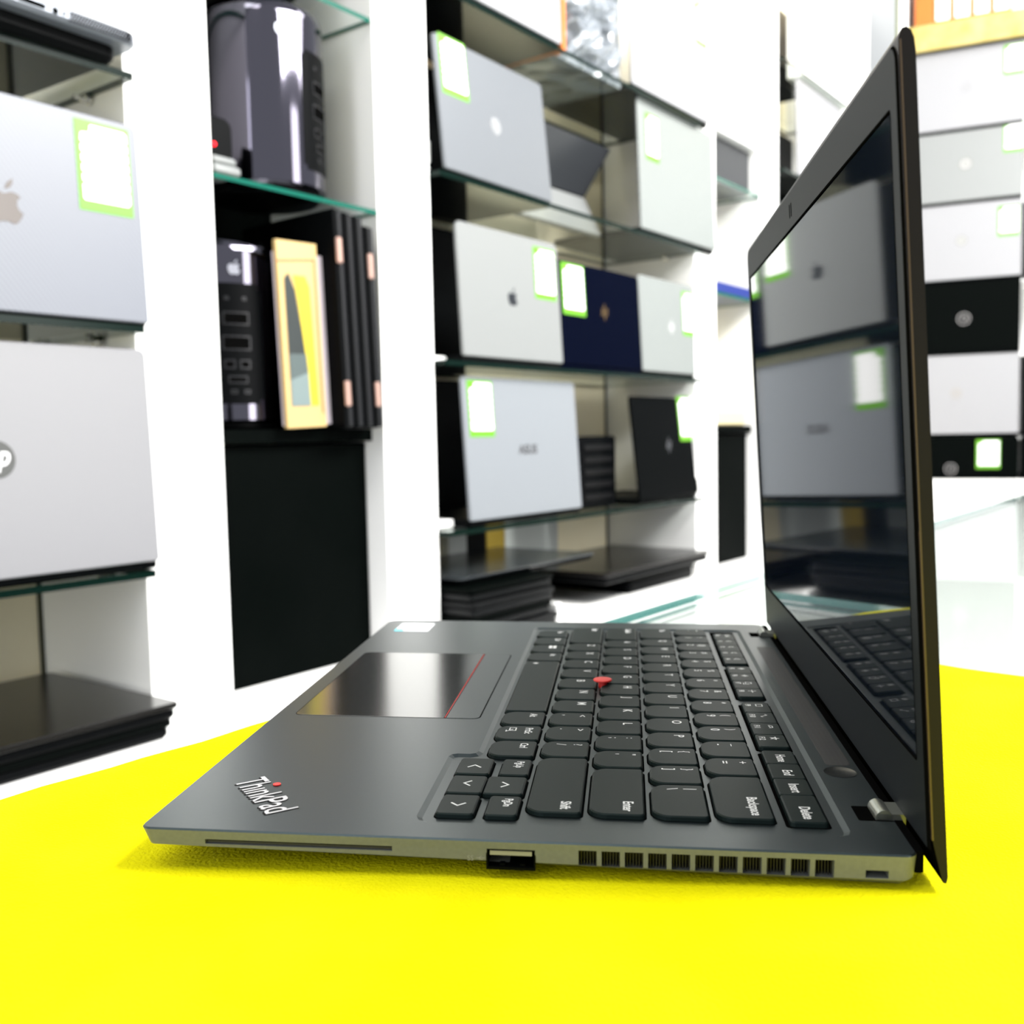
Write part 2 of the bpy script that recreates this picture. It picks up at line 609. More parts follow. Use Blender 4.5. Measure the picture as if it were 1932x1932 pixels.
# top case with recessed keyboard well
def top_case():
    well = [(0.0905, 0.0785), (0.0860, 0.0755), (0.0822, 0.0735), (0.0810, 0.0710), (0.0808, 0.0160), (0.0822, 0.0132), (0.0850, 0.0120)]
    well = [(0.0810, 0.0160), (0.0822, 0.0130), (0.0850, 0.0118), (0.2055, 0.0118), (0.2082, 0.0130), (0.2092, 0.0160),
            (0.2092, 0.3040), (0.2080, 0.3072), (0.2050, 0.3083), (0.0955, 0.3083), (0.0922, 0.3072), (0.0910, 0.3040),
            (0.0910, 0.0790), (0.0902, 0.0766), (0.0882, 0.0756), (0.0838, 0.0756), (0.0818, 0.0746), (0.0810, 0.0722)]
    bm = bmesh.new()
    def loop(pts, z):
        vs_ = [bm.verts.new((x, y, z)) for x, y in pts]
        es = [bm.edges.new((vs_[i], vs_[(i + 1) % len(vs_)])) for i in range(len(vs_))]
        return vs_, es
    lo, le = loop(deck_out, -0.0005)
    hi, he = loop(inset(deck_out, 0.0005), 0.0)
    w0, we = loop(well, 0.0)
    w1, w1e = loop(inset(well, 0.0017), -0.0008)
    for A, B in ((lo, hi), (w1, w0)):
        n = len(A)
        for i in range(n):
            bm.faces.new((A[i], A[(i + 1) % n], B[(i + 1) % n], B[i]))
    bmesh.ops.triangle_fill(bm, use_beauty=True, use_dissolve=False, edges=he + we)
    bmesh.ops.triangle_fill(bm, use_beauty=True, use_dissolve=False, edges=w1e)
    bmesh.ops.recalc_face_normals(bm, faces=bm.faces)
    for f in bm.faces:
        if abs(f.normal.z) > 0.2 and f.normal.z < 0:
            f.normal_flip()
    me = bpy.data.meshes.new('top_case')
    bm.to_mesh(me)
    bm.free()
    me.materials.append(DECK)
    o = bpy.data.objects.new('top_case', me)
    COL.objects.link(o)
    o.parent = lap
    return o


top_case()

# keyboard ---------------------------------------------------------------
P, PU, U0, V0 = 0.01905, 0.01929, 0.09343, 0.02006
KF = Matrix(((0, 1, 0, 0), (-1, 0, 0, 0), (0, 0, 1, 0), (0, 0, 0, 1)))   # text x -> -v, text y -> +u
wellmb = MB()


def key_outline(u0, v0, u1, v1, style):
    if style == 'smile':
        rf = min(0.0052, (v1 - v0) * 0.36)
        o = rrect(u0, v0, u1, v1, (rf, 0.0011, 0.0011, rf), 6)
        return o
    return rrect(u0, v0, u1, v1, 0.0010, 3)


def add_key(u0, v0, u1, v1, legends=(), style='smile', gap=True):
    """u0..u1 front to back, v0..v1 near to far; the outline is that of the key top"""
    out = key_outline(u0, v0, u1, v1, style)
    foot = inset(out, -0.00055)
    m = MB()
    m.rings([[(x, y, -0.0012) for x, y in foot], [(x, y, 0.00045) for x, y in inset(out, -0.00025)],
             [(x, y, 0.0008) for x, y in inset(out, 0.0002)]], 0)
    k = m.build('key', KEYM, lap, smooth=False)
    if gap:
        wellmb.sheet(inset(out, -0.00095), -0.00076)
    if legends:
        lm = MB()
        for L in legends:
            L(lm, u0, v0, u1, v1)
        lm.build('legend', LEG, k)
    return k


ZL = 0.00083


def txt(body, size, dx=0.0026, fy=0.62, sx=0.95, bold=0.0, right=False):
    """text whose left edge sits dx from the far end of the key and whose baseline is fy of the way back"""
    def f(m, u0, v0, u1, v1):
        m.M = Matrix.Translation((u0 + (u1 - u0) * fy, (v0 + dx) if right else (v1 - dx), 0)) @ KF
        m.text(body, size, sx, (0, 0), ZL, 'RIGHT' if right else 'LEFT', bold=bold)
        m.M = Matrix.Identity(4)
    return f


def glyph(lines, dx, fy, sc_, wd=0.00042):
    def f(m, u0, v0, u1, v1):
        m.M = Matrix.Translation((u0 + (u1 - u0) * fy, v1 - dx, 0)) @ KF
        for pl in lines:
            m.line([(a * sc_, b * sc_) for a, b in pl], wd, ZL)
        m.M = Matrix.Identity(4)
    return f


S1 = 0.0054


def big(c):
    return txt(c, S1, 0.0028, 0.60, 1.0, 0.00006)


def dual(lo_, up):
    return (txt(lo_, 0.0050, 0.0030, 0.30, 1.0, 0.00005), txt(up, 0.0046, 0.0030, 0.68, 1.0, 0.00004))


GX = 0.0010
def row(r, keys):
    pos = 0.0
    for wd, legs in keys:
        add_key(U0 + PU * r + 0.0014, V0 + pos * P + GX, U0 + PU * (r + 1) - 0.0015, V0 + (pos + wd) * P - GX, legs)
        pos += wd


sm = lambda t, right=False, fy=0.66: (txt(t, 0.0042, 0.0026, fy, 0.82, 0.00007, right),)
row(4, [(2, (txt('Backspace', 0.0046, 0.0024, 0.62, 0.80, 0.00008, True),)), (1, dual('=', '+')), (1, dual('-', '_')), (1, dual('0', ')')), (1, dual('9', '(')),
        (1, dual('8', '*')), (1, dual('7', '&')), (1, dual('6', '^')), (1, dual('5', '%')), (1, dual('4', '$')), (1, dual('3', '#')), (1, dual('2', '@')),
        (1, dual('1', '!')), (1, dual('`', '~'))])
row(3, [(1.5, dual('\\', '|')), (1, dual(']', '}')), (1, dual('[', '{'))] + [(1, (big(c),)) for c in 'POIUYTREWQ'] + [(1.5, sm('Tab'))])
row(2, [(2.25, (txt('Enter', 0.0046, 0.0024, 0.62, 0.80, 0.00008, True),)), (1, dual("'", '"')), (1, dual(';', ':'))] + [(1, (big(c),)) for c in 'LKJHGFDSA'] + [(1.75, sm('CapsLk'))])
row(1, [(2.75, (txt('Shift', 0.0046, 0.0024, 0.62, 0.80, 0.00008, True),)), (1, dual('/', '?')), (1, dual('.', '>')), (1, dual(',', '<'))] +
    [(1, (txt(c, S1, 0.0028, 0.47 if c == 'B' else 0.60, 1.0, 0.00006),)) for c in 'MNBVCXZ'] + [(2.25, sm('Shift'))])
# bottom row
bw = [('Ctrl', 0.0191), ('PrtSc', 0.0191), ('Alt', 0.0196), (None, 0.0905), ('Alt', 0.0191), ('win', 0.0191), ('Ctrl', 0.0191), ('Fn', 0.0191)]
v = 0.0716
for nm, wd in bw:
    if nm is None:
        legs = (glyph([[(0, 0), (1, 0)], [(0.5, -0.5), (0.5, 0.5)], [(0.15, -0.35), (0.85, 0.35)], [(0.15, 0.35), (0.85, -0.35)]], 0.003, 0.30, 0.0026),)
    elif nm == 'win':
        legs = (glyph([[(0, 0.35), (1.0, 0.35)], [(0, 0.9), (1.0, 0.9)]], 0.003, 0.5, 0.004, 0.0017),)
    elif nm == 'PrtSc':
        legs = sm(nm) + (glyph([[(0, 0), (0.9, 0), (0.9, 0.6), (0, 0.6), (0, 0)], [(0.5, 0.3), (1.2, -0.3)], [(1.2, -0.3), (0.8, -0.3)]], 0.0028, 0.28, 0.0040),)
    else:
        legs = sm(nm)
    add_key(U0 + 0.0016, v + GX, U0 + PU - 0.0016, v + wd - GX, legs, 'square' if nm is None else 'smile')
    v += wd
# arrow cluster
chev = {'l': [[(0.5, -0.5), (0, 0), (0.5, 0.5)]], 'r': [[(0, -0.5), (0.5, 0), (0, 0.5)]], 'd': [[(-0.5, 0.25), (0, -0.25), (0.5, 0.25)]], 'u': [[(-0.5, -0.25), (0, 0.25), (0.5, -0.25)]]}
AU0, AU1, AU2, AU3 = 0.0868, 0.0979, 0.0989, 0.1112
for nm, v0, v1 in (('r', 0.0168, 0.0332), ('d', 0.0346, 0.0510), ('l', 0.0526, 0.0690)):
    add_key(AU0, v0 + 0.0004, AU1, v1 - 0.0004, (glyph(chev[nm], 0.0072, 0.50, 0.0042, 0.0006),), 'square')
add_key(AU2, 0.0350, AU3, 0.0506, (glyph(chev['u'], 0.0076, 0.50, 0.0042, 0.0006),), 'square')
add_key(AU2 + 0.0030, 0.0172, AU3, 0.0328, (txt('PgDn', 0.0038, 0.0022, 0.50, 0.80, 0.00006),), 'square')
add_key(AU2 + 0.0030, 0.0530, AU3, 0.0686, (txt('PgUp', 0.0038, 0.0022, 0.50, 0.80, 0.00006),), 'square')
# function row
FU0, FU1 = 0.1932, 0.2036
fl = 0.0030
def fkey(t, g_):
    return (txt(t, 0.0033, fl, 0.08, 0.85, 0.00005), glyph(g_, fl, 0.62, 0.0032, 0.00035))
SUN = [[(0, 0), (1, 0)], [(0.5, -0.5), (0.5, 0.5)], [(0.2, -0.3), (0.8, 0.3)], [(0.2, 0.3), (0.8, -0.3)]]
SPK = [[(0, -0.2), (0, 0.2), (0.3, 0.2), (0.6, 0.5), (0.6, -0.5), (0.3, -0.2), (0, -0.2)]]
SCR = [[(0, -0.4), (0, 0.4), (0.8, 0.4), (0.8, -0.4), (0, -0.4)], [(0.4, -0.7), (1.1, -0.7), (1.1, 0.0)]]
PLN = [[(0, 0), (1.2, 0)], [(0.4, -0.5), (0.7, 0), (0.4, 0.5)]]
MSG = [[(0, -0.4), (0, 0.4), (0.9, 0.4), (0.9, -0.4), (0, -0.4)]]
PHN = [[(0, 0.2), (0.3, 0.4), (0.9, -0.4), (1.1, -0.2)]]
HNG = [[(0, 0), (0.3, 0.4), (0.9, 0.4), (1.1, 0)], [(0.3, 0), (0.8, 0.1)]]
STR = [[(0, 0.15), (1, 0.15), (0.2, -0.45), (0.5, 0.5), (0.8, -0.45), (0, 0.15)]]
cells = [(0.0197, 0.0417, (txt('Delete', 0.0047, 0.0022, 0.38, 0.78, 0.00008, True),)), (0.0420, 0.0568, (txt('Insert', 0.0047, 0.0020, 0.38, 0.74, 0.00008, True),)),
         (0.0571, 0.0718, (txt('End', 0.0047, 0.0028, 0.38, 0.78, 0.00008, True),)), (0.0721, 0.0862, (txt('Home', 0.0047, 0.0018, 0.38, 0.66, 0.00008, True),))]
fn = [('F12', STR), ('F11', HNG), ('F10', PHN), ('F9', MSG), ('F8', PLN), ('F7', SCR), ('F6', SUN), ('F5', SUN), ('F4', SPK), ('F3', SPK), ('F2', SPK), ('F1', SPK)]
v = 0.0905
for gi in range(3):
    vw = (0.0600, 0.0556, 0.0560)[gi] / 4
    for q in range(4):
        t, g_ = fn[gi * 4 + q]
        cells.append((v + 0.00015, v + vw - 0.00015, fkey(t, g_)))
        v += vw
    v += (0.0092, 0.0060, 0.0)[gi]
    if gi == 2:
        break
cells.append((v + 0.0003, v + 0.0158, (txt('Esc', 0.0036, 0.0026, 0.10, 0.85, 0.00005), txt('FnLk', 0.0036, 0.0026, 0.58, 0.8, 0.00005))))
for v0, v1, legs in cells:
    add_key(FU0, v0, FU1, v1, legs, 'square', False)
for a, b in ((0.0185, 0.0872), (0.0893, 0.1516), (0.1587, 0.2156), (0.2206, 0.3045)):
    wellmb.sheet(rrect(FU0 - 0.0016, a, FU1 + 0.0012, b, 0.0012, 2), -0.00076)
wellmb.build('key_opening', DARK, lap)

# pointing stub
m = MB()
m.lathe([(0.0020, -0.0010), (0.0020, 0.0016), (0.0040, 0.0021), (0.0043, 0.0026), (0.0040, 0.0030), (0.0026, 0.0032)], 28, (0.1338, 0.1770, 0))
m.build('pointing_stub', RED, lap, smooth=True)
# touchpad and buttons
m = MB()
m.sheet(rrect(0.0078, 0.1192, 0.0855, 0.2362, 0.003, 4), 0.00004)
m.build('touchpad_gap', DARK, lap)
m = MB()
m.slab(rrect(0.0081, 0.1196, 0.0706, 0.2358, (0.0026, 0.0002, 0.0002, 0.0026), 4), -0.0006, 0.00010, 0.00004)
m.build('touchpad', PADM, lap)
m = MB()
m.slab(rrect(0.0716, 0.1196, 0.0850, 0.2358, (0.0002, 0.0026, 0.0026, 0.0002), 4), -0.0006, 0.00012, 0.00004)
m.build('click_button', DECK, lap)
m = MB()
m.box((0.0709, 0.1200, -0.0003), (0.0712, 0.2354, 0.00010))
m.build('red_button_line', RED, lap)
# speaker grille, power button
m = MB()
m.sheet(rrect(0.2133, 0.0740, 0.2218, 0.2640, 0.0015, 3), 0.00003)
m.build('speaker_grille', GRILLE, lap)
m = MB()
m.lathe([(0.0056, 0.00002), (0.0056, 0.0001), (0.0051, 0.0001), (0.0050, 0.00004)], 36, (0.2167, 0.0671, 0))
m.build('power_button', mat('power_button_black', (0.008, 0.009, 0.009), 0.3), lap, smooth=True)
# hinges
for v0 in (0.0242, 0.2895):
    m = MB()
    m.sheet(rrect(0.2135, v0, 0.2241, v0 + 0.0118, 0.0006, 2), 0.00003)  # flat black sheet painted for the shade inside the notch
    m.build('hinge_notch_shade', DARK, lap)
    m = MB()
    m.box((0.2188, v0 + 0.0008, -0.004), (0.2272, v0 + 0.0110, 0.0019))
    m.M = Matrix.Translation((0.2210, v0 + 0.0059, 0.0004)) @ Matrix.Rotation(R(90), 4, 'X')
    m.lathe([(0.0026, -0.0051), (0.0026, 0.0051)], 20)
    m.M = Matrix.Identity(4)
    m.build('hinge', mat('hinge_nickel', (0.33, 0.348, 0.312), 0.3, 0.9), lap, smooth=True)
m = MB()
m.slab(rrect(0.2236, 0.003, 0.2264, W - 0.003, 0.0008, 2), -0.0062, 0.0002, 0.0003)
m.build('hinge_cover', DARK, lap)
# side details
m = MB()
m.box((0.1047, 0.0100, -0.00860), (0.1186, 0.0110, -0.00265))
m.box((0.1056, 0.0006, -0.00455), (0.1177, 0.0095, -0.00330))
m.build('usb_tongue', mat('port_tongue', (0.20, 0.20, 0.17), 0.5), lap)
m = MB()
fr = [(0.1045, -0.0088), (0.1188, -0.0088), (0.1188, -0.0025), (0.1045, -0.0025)]
fi = [(0.1050, -0.0080), (0.1183, -0.0080), (0.1183, -0.0030), (0.1050, -0.0030)]
V = [(u, 0.0004, z) for u, z in fr] + [(u, 0.0004, z) for u, z in fi] + [(u, 0.0100, z) for u, z in fi]
m.add(V, [(i, (i + 1) % 4, 4 + (i + 1) % 4, 4 + i) for i in range(4)] + [(4 + i, 4 + (i + 1) % 4, 8 + (i + 1) % 4, 8 + i) for i in range(4)] + [(8, 9, 10, 11)])
m.box((0.1083, 0.0012, -0.0079), (0.1098, 0.0030, -0.0073))
m.box((0.1142, 0.0012, -0.0079), (0.1157, 0.0030, -0.0073))
m.build('usb_port', BLKPLA, lap)
m = MB()
for k in range(11):
    u0 = 0.1310 + k * 0.00655
    m.box((u0, 0.0066, -0.0077), (u0 + 0.0052, 0.0074, -0.00215))
    for q in range(6):
        uu = u0 + 0.0006 + q * 0.00085
        m.box((uu, 0.0035, -0.0077), (uu + 0.00022, 0.0070, -0.00215))
m.build('exhaust_fins', mat('fin_black', (0.006, 0.006, 0.006), 0.5), lap)
m = MB()
m.box((0.0206, 0.0015, -0.0044), (0.0768, 0.0098, -0.00385))
m.box((0.0206, 0.0095, -0.0046), (0.0768, 0.0099, -0.00305))
m.build('card_slot_tray', mat('slot_dark', (0.02, 0.02, 0.018), 0.5), lap)
m = MB()
m.box((0.2102, 0.0052, -0.0069), (0.2162, 0.0059, -0.0048))
m.build('lock_slot_back', DARK, lap)
m = MB()
m.M = Matrix(((1, 0, 0, 0.0990), (0, 0, -1, 0.0003), (0, 1, 0, -0.0063), (0, 0, 0, 1)))
m.text('SS', 0.0021, 1.0, (0, 0), 0.0)
m.line([(0.0028, 0.0008), (0.0050, 0.0008)], 0.00022, 0.0)
m.line([(0.0034, 0.0008), (0.0039, 0.0013), (0.0043, 0.0013)], 0.00020, 0.0)
m.line([(0.0034, 0.0008), (0.0039, 0.0003), (0.0045, 0.0003)], 0.00020, 0.0)
m.build('usb_symbol', mat('printed_symbol', (0.225, 0.225, 0.21), 0.5), lap)
# palm rest lettering
bu, bv = 0.02081, -0.02661
bl = math.hypot(bu, bv)
bu, bv = bu / bl, bv / bl
pu, pv = -bv, bu
LOGM = Matrix(((bu, pu, 0, 0.01395), (bv, pv, 0, 0.03961), (0, 0, 1, 0), (0, 0, 0, 1)))
m = MB()
m.M = LOGM
m.text('Th\u0131nkPad', 0.0150, 0.55, (0, 0), 0.00012, bold=0.00005)
wtxt = max(v_[0] for v_ in [LOGM.inverted() @ Vector(p) for p in m.v])
sc_x = 0.0338 / wtxt * 0.55
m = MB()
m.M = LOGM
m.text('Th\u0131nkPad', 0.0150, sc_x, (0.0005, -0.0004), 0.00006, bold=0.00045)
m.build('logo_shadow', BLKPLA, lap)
m = MB()
m.M = LOGM
m.text('Th\u0131nkPad', 0.0150, sc_x, (0, 0), 0.00012, bold=0.0001)
m.build('logo', mat('silver_lettering', (0.432, 0.432, 0.45), 0.35, 0.3), lap)
m = MB()
m.M = LOGM
m.lathe([(0.0013, 0.0001), (0.0013, 0.0004)], 20, (0.0104, 0.0112, 0))
m.build('logo_dot', RED, lap)
m = MB()
m.slab(rrect(0.0100, 0.2920, 0.0300, 0.3155, 0.0008, 2), 0.0, 0.00012)
m.build('sticker', [mat('sticker_white', (0.595, 0.616, 0.644), 0.4)], lap)
m = MB()
m.box((0.0100, 0.2920, 0.0), (0.0150, 0.2985, 0.00016))
m.build('sticker_print', mat('sticker_cyan', (0.10, 0.55, 0.65), 0.4), lap)

# lid: local frame  x = v, y = s (up the lid), z = outward from the screen face
TL = 3.6
fu = Vector((-math.sin(R(TL)), 0, math.cos(R(TL))))
ft = Vector((-math.cos(R(TL)), 0, -math.sin(R(TL))))
LIDM4 = Matrix(((0, fu.x, ft.x, 0.2267), (1, 0, 0, 0.0), (0, fu.z, ft.z, 0.0), (0, 0, 0, 1)))
lid = MB()
lid.M = LIDM4
prof = [(-0.0006, 0.2185), (0.0, 0.2168), (-0.0005, 0.0042), (-0.0024, -0.0060), (-0.0028, -0.0076), (-0.0036, -0.0078), (-0.0041, -0.0062), (-0.0043, 0.2130), (-0.0040, 0.2165), (-0.0033, 0.2186), (-0.0022, 0.2195), (-0.0011, 0.2193)]
prof = [(z - 0.0006, s_) for z, s_ in prof]
ring = lambda v, k=0.0: [(v, s_ + (0.1085 - s_) * k, z + (-0.0026 - z) * k * 40) for z, s_ in prof]
lid.rings([ring(0.0), ring(W)])
for i_ in range(2, 6):  # chin faces painted near black as shade in the hinge gap
    lid.m[i_] = 1

lid.build('lid_cover', [LIDM, DARK], lap, smooth=True)
# bezel frame with the panel set inside
m = MB()
m.M = LIDM4
fo = rrect(0.0007, 0.0008, W - 0.0007, 0.2172, (0.001, 0.001, 0.006, 0.006), 4)
sx0, sx1, sy0, sy1 = 0.0085, 0.3180, 0.0245, 0.2010
fin = []
cx_, cy_ = W / 2, 0.11
for x, y in fo:
    fin.append((x, y))
ins = rrect(sx0, sy0, sx1, sy1, 0.0008, 4)
n = len(fo)
V = [(x, y, -0.0008) for x, y in fo] + [(x, y, 0.0) for x, y in inset(fo, 0.0010)] + [(x, y, 0.0) for x, y in ins] + [(x, y, -0.0008) for x, y in ins]
F = []
for k in range(3):
    for i in range(n):
        j = (i + 1) % n
        F.append((k * n + i, k * n + j, (k + 1) * n + j, (k + 1) * n + i))
m.add(V, F[:n], 1)
m.add(V, F[n:2 * n], 0)
m.add(V, F[2 * n:], 1)
m.add([(x, y, 0.00005) for x, y in inset(ins, -0.0006)] + [(x, y, 0.00005) for x, y in ins], [(i, (i + 1) % n, n + (i + 1) % n, n + i) for i in range(n)], 1)
m.build('screen_bezel', [BEZ, DARK], lap)
m = MB()
m.M = LIDM4
m.slab(rrect(sx0 - 0.0003, sy0 - 0.0003, sx1 + 0.0003, sy1 + 0.0003, 0.0008, 4), -0.0010, -0.0004)
m.build('screen', SCREEN, lap)
m = MB()
m.M = LIDM4
for x in (0.1690, 0.1730):
    m.slab(rrect(x - 0.0008, 0.2058, x + 0.0008, 0.2116, 0.0007, 3), -0.0002, 0.00008)
m.build('camera_shutter', DARK, lap)
m = MB()
m.M = LIDM4
m.box((0.0015, 0.0060, -0.0014), (0.0016, 0.2150, -0.0006))
m.box((-0.0002, 0.0045, -0.00135), (0.0008, 0.2165, -0.0009))
m.build('bezel_seam', mat('brown_seam', (0.045, 0.027, 0.01575), 0.4), lap)

# ------------------------------------------------------------------ emblems
def apple(m, h, z, mi=0):
    s = h / 1.0
    body = [(-0.02, 0.62), (-0.16, 0.68), (-0.30, 0.66), (-0.40, 0.56), (-0.43, 0.38), (-0.38, 0.18), (-0.28, 0.03), (-0.18, -0.02), (-0.06, 0.02),
            (0.06, 0.02), (0.18, -0.02), (0.27, 0.03), (0.35, 0.14), (0.39, 0.24), (0.30, 0.31), (0.26, 0.41), (0.28, 0.52), (0.36, 0.59), (0.27, 0.66), (0.15, 0.68)]
    body = body[::-1]
    m.add([(x * s, y * s, z) for x, y in body], [tuple(range(len(body)))], mi)
    leaf = [(0.0, 0.72), (0.06, 0.86), (0.20, 0.98), (0.20, 0.88), (0.13, 0.77)]
    m.add([(x * s, y * s, z) for x, y in leaf[::-1]], [tuple(range(len(leaf)))], mi)


def disc(m, r, z, mi=0, n=32, c=(0, 0)):
    m.add([(c[0] + r * math.cos(2 * math.pi * i / n), c[1] + r * math.sin(2 * math.pi * i / n), z) for i in range(n)], [tuple(range(n))], mi)


def slashes(m, h, z, mi=0):
    for k, (a, b) in enumerate(((-0.36, 0.1), (-0.12, 0.5), (0.12, -0.5), (0.36, -0.1))):
        y0, y1 = ((-0.30, 0.30), (-0.30, 0.62), (-0.62, 0.30), (-0.30, 0.30))[k]
        sl = 0.26
        x0 = a
        q = [(x0 + y0 * sl - 0.05, y0), (x0 + y0 * sl + 0.05, y0), (x0 + y1 * sl + 0.05, y1), (x0 + y1 * sl - 0.05, y1)]
        m.add([(x * h, y * h, z) for x, y in q], [(0, 1, 2, 3)], mi)


def emblem(kind, size, parent, M4, mats):
    m = MB()
    m.M = M4
    if kind == 'apple':
        m.M = M4 @ Matrix.Translation((0, -size * 0.45, 0))
        apple(m, size, 0.0003)
        m.build('logo', mats[0], parent)
    elif kind == 'hp':
        disc(m, size, 0.0003, 0)
        m.text('hp', size * 1.55, 0.85, (0, -size * 0.30), 0.0006, 'CENTER', 0.28, 1, bold=size * 0.03)
        m.build('logo', mats, parent)
    elif kind == 'ring':
        disc(m, size, 0.0003, 0)
        disc(m, size * 0.82, 0.0005, 1)
        m.text('hp', size * 1.1, 0.85, (0, -size * 0.22), 0.0007, 'CENTER', 0.28, 0, bold=size * 0.02)
        m.build('logo', mats, parent)
    elif kind == 'slash':
        slashes(m, size, 0.0003)
        m.build('logo', mats[0], parent)
    elif kind == 'text':
        m.text('ASUS', size, 1.1, (0, -size * 0.35), 0.0004, 'CENTER', 0, 0, bold=size * 0.03)
        m.build('logo', mats[0], parent)


def price_tag(parent, M4, wd, ht, full=True, price=None):
    """M4 puts the tag's lower left corner; x right, y up, z towards the viewer"""
    m = MB()
    m.M = M4
    m.slab(rrect(0, 0, wd, ht, 0.0012, 2), 0.0, 0.0004, 0, mi=0)
    # white field with notched borders
    l, r_, b, t = wd * 0.085, wd * 0.955, ht * 0.115, ht * 0.955
    pts = [(l, b + 0.002), (l + 0.002, b), (r_ - 0.003, b), (r_, b + 0.003)]
    rows = 6
    y0, y1 = ht * 0.27, t - 0.003
    for k in range(rows + 1):
        y = y0 + (y1 - y0) * k / rows
        if k < rows:
            pts += [(r_, y - 0.0018), (r_ - wd * 0.06, y), (r_, y + 0.0018)]
    pts += [(r_, t - 0.003), (r_ - 0.003, t), (l + wd * 0.20, t), (l + wd * 0.17, t - ht * 0.085), (l + wd * 0.02, t - ht * 0.10)]
    for k in range(rows - 2, -1, -1):
        y = y0 + (y1 - y0) * (k + 0.35) / rows
        pts += [(l, y + 0.0025), (l + wd * 0.06, y), (l, y - 0.0025)]
    m.add([(x, y, 0.0006) for x, y in pts], [tuple(range(len(pts)))], 1)
    o = m.build('price_tag', [GREEN, PAPER], parent, label='white price tag with green border')
    if price:
        q = MB()
        q.M = M4
        q.text(price, ht * 0.10, 0.9, (wd * 0.36, ht * 0.16), 0.0008)
        q.text('lei', ht * 0.05, 0.9, (wd * 0.72, ht * 0.18), 0.0008)
        q.build('price_writing', INK, o)
    return o


def shelf_laptop(name, label, x, y, z, wd, ht, tilt, yaw, lidm, basem, logo=None, tagspec=None, depth=0.215, group=None, rot=None, lidz=0.010, radius=0.008, base=True, extra_edge=None):
    """laptop shown from behind: lid towards the viewer, base running back on the shelf.  x, y, z = left foot of the lid"""
    t = empty(name, label, 'laptop', (x, y, z), R(yaw) if rot is None else rot, group)
    if base:
        m = MB()
        m.slab(rrect(0.0, 0.004, wd, depth, 0.006, 4), 0.001, 0.013, 0.002)
        m.build('base', basem, t, smooth=True)
        m = MB()
        m.sheet(rrect(0.02, 0.05, wd - 0.02, depth * 0.6, 0.002, 2), 0.0133)
        m.build('keyboard', BLKPLA, t)
    A = Matrix.Translation((0, 0.003, lidz)) @ Matrix.Rotation(R(90 - tilt), 4, 'X')   # lid x right, y up, z towards viewer
    m = MB()
    m.M = A
    m.slab(rrect(0, 0, wd, ht, (0.004, 0.004, radius, radius), 5), -0.0035, 0.0025, 0.0012)
    m.build('lid', lidm, t, smooth=True)
    m = MB()
    m.M = A
    m.sheet([(0.008, 0.014), (0.008, ht - 0.008), (wd - 0.008, ht - 0.008), (wd - 0.008, 0.014)], -0.0038)
    m.build('screen', SCREEN, t)
    F = A @ Matrix.Translation((0, 0, 0.0026))
    if logo:
        kind, lx, ly, size, mats = logo
        emblem(kind, size, t, F @ Matrix.Translation((lx, ly, 0)), mats)
    if tagspec:
        tx, ty, tw, th, price = tagspec
        price_tag(t, F @ Matrix.Translation((tx, ty, 0)), tw, th, True, price)
    return t


# ------------------------------------------------------------------ left bay
# top shelf: open laptop seen along its ported edge, black screen above
t = empty('ported_laptop', 'silver laptop with ports and speaker grille along its edge on the top left shelf', 'laptop', (0, 0, 0))
m = MB()
m.M = Matrix.Translation((0.30, 0.985, 1.362)) @ Matrix.Rotation(R(2.0), 4, 'Z')
m.slab(rrect(0.0, 0.0, 0.385, 0.265, (0.01, 0.022, 0.022, 0.01), 6), 0.0, 0.0145, 0.002, 0.004)
MBASE = m.M.copy()
m.build('base', mat('ported_silver', (0.15, 0.165, 0.195), 0.3, 0.3), t, smooth=True)
m = MB()
m.M = MBASE
m.slab(rrect(0.012, 0.020, 0.368, 0.255, 0.015, 5), -0.0172, 0.0005, 0.001, 0.006)
m.build('underside', BLKPLA, t)
m = MB()
m.M = MBASE @ Matrix.Translation((0, -0.0004, 0)) @ Matrix.Rotation(R(90), 4, 'X')
m.slab(rrect(0.243, 0.0050, 0.272, 0.0096, 0.0022, 4), -0.002, 0.0002)
m.slab(rrect(0.2790, 0.0042, 0.2855, 0.0105, 0.0031, 6), -0.002, 0.0002)
m.slab(rrect(0.2900, 0.0056, 0.2935, 0.0090, 0.0017, 6), -0.002, 0.0002)
m.build('port', DARK, t)
m = MB()
m.M = MBASE @ Matrix.Translation((0, -0.0004, 0)) @ Matrix.Rotation(R(90), 4, 'X')
random.seed(3)
for k in range(22):
    for q in range(4):
        xx, yy = 0.2985 + k * 0.00330 + (q % 2) * 0.0016, 0.0034 + q * 0.0025
        m.slab([(xx + 0.0013 * math.cos(a), yy + 0.0013 * math.sin(a)) for a in (0.5, 1.55, 2.6, 3.6, 4.7, 5.8)], -0.001, 0.0002)
m.build('speaker_grille', DARK, t)
m = MB()
m.M = MBASE @ Matrix.Translation((0.0, 0.012, 0.0145)) @ Matrix.Rotation(R(84), 4, 'X')
m.slab(rrect(0.0, 0.0, 0.376, 0.235, 0.004, 4), -0.006, 0.0, 0.001)
m.build('lid', mat('dark_navy_glass', (0.0048, 0.0064, 0.012), 0.15), t, smooth=True)

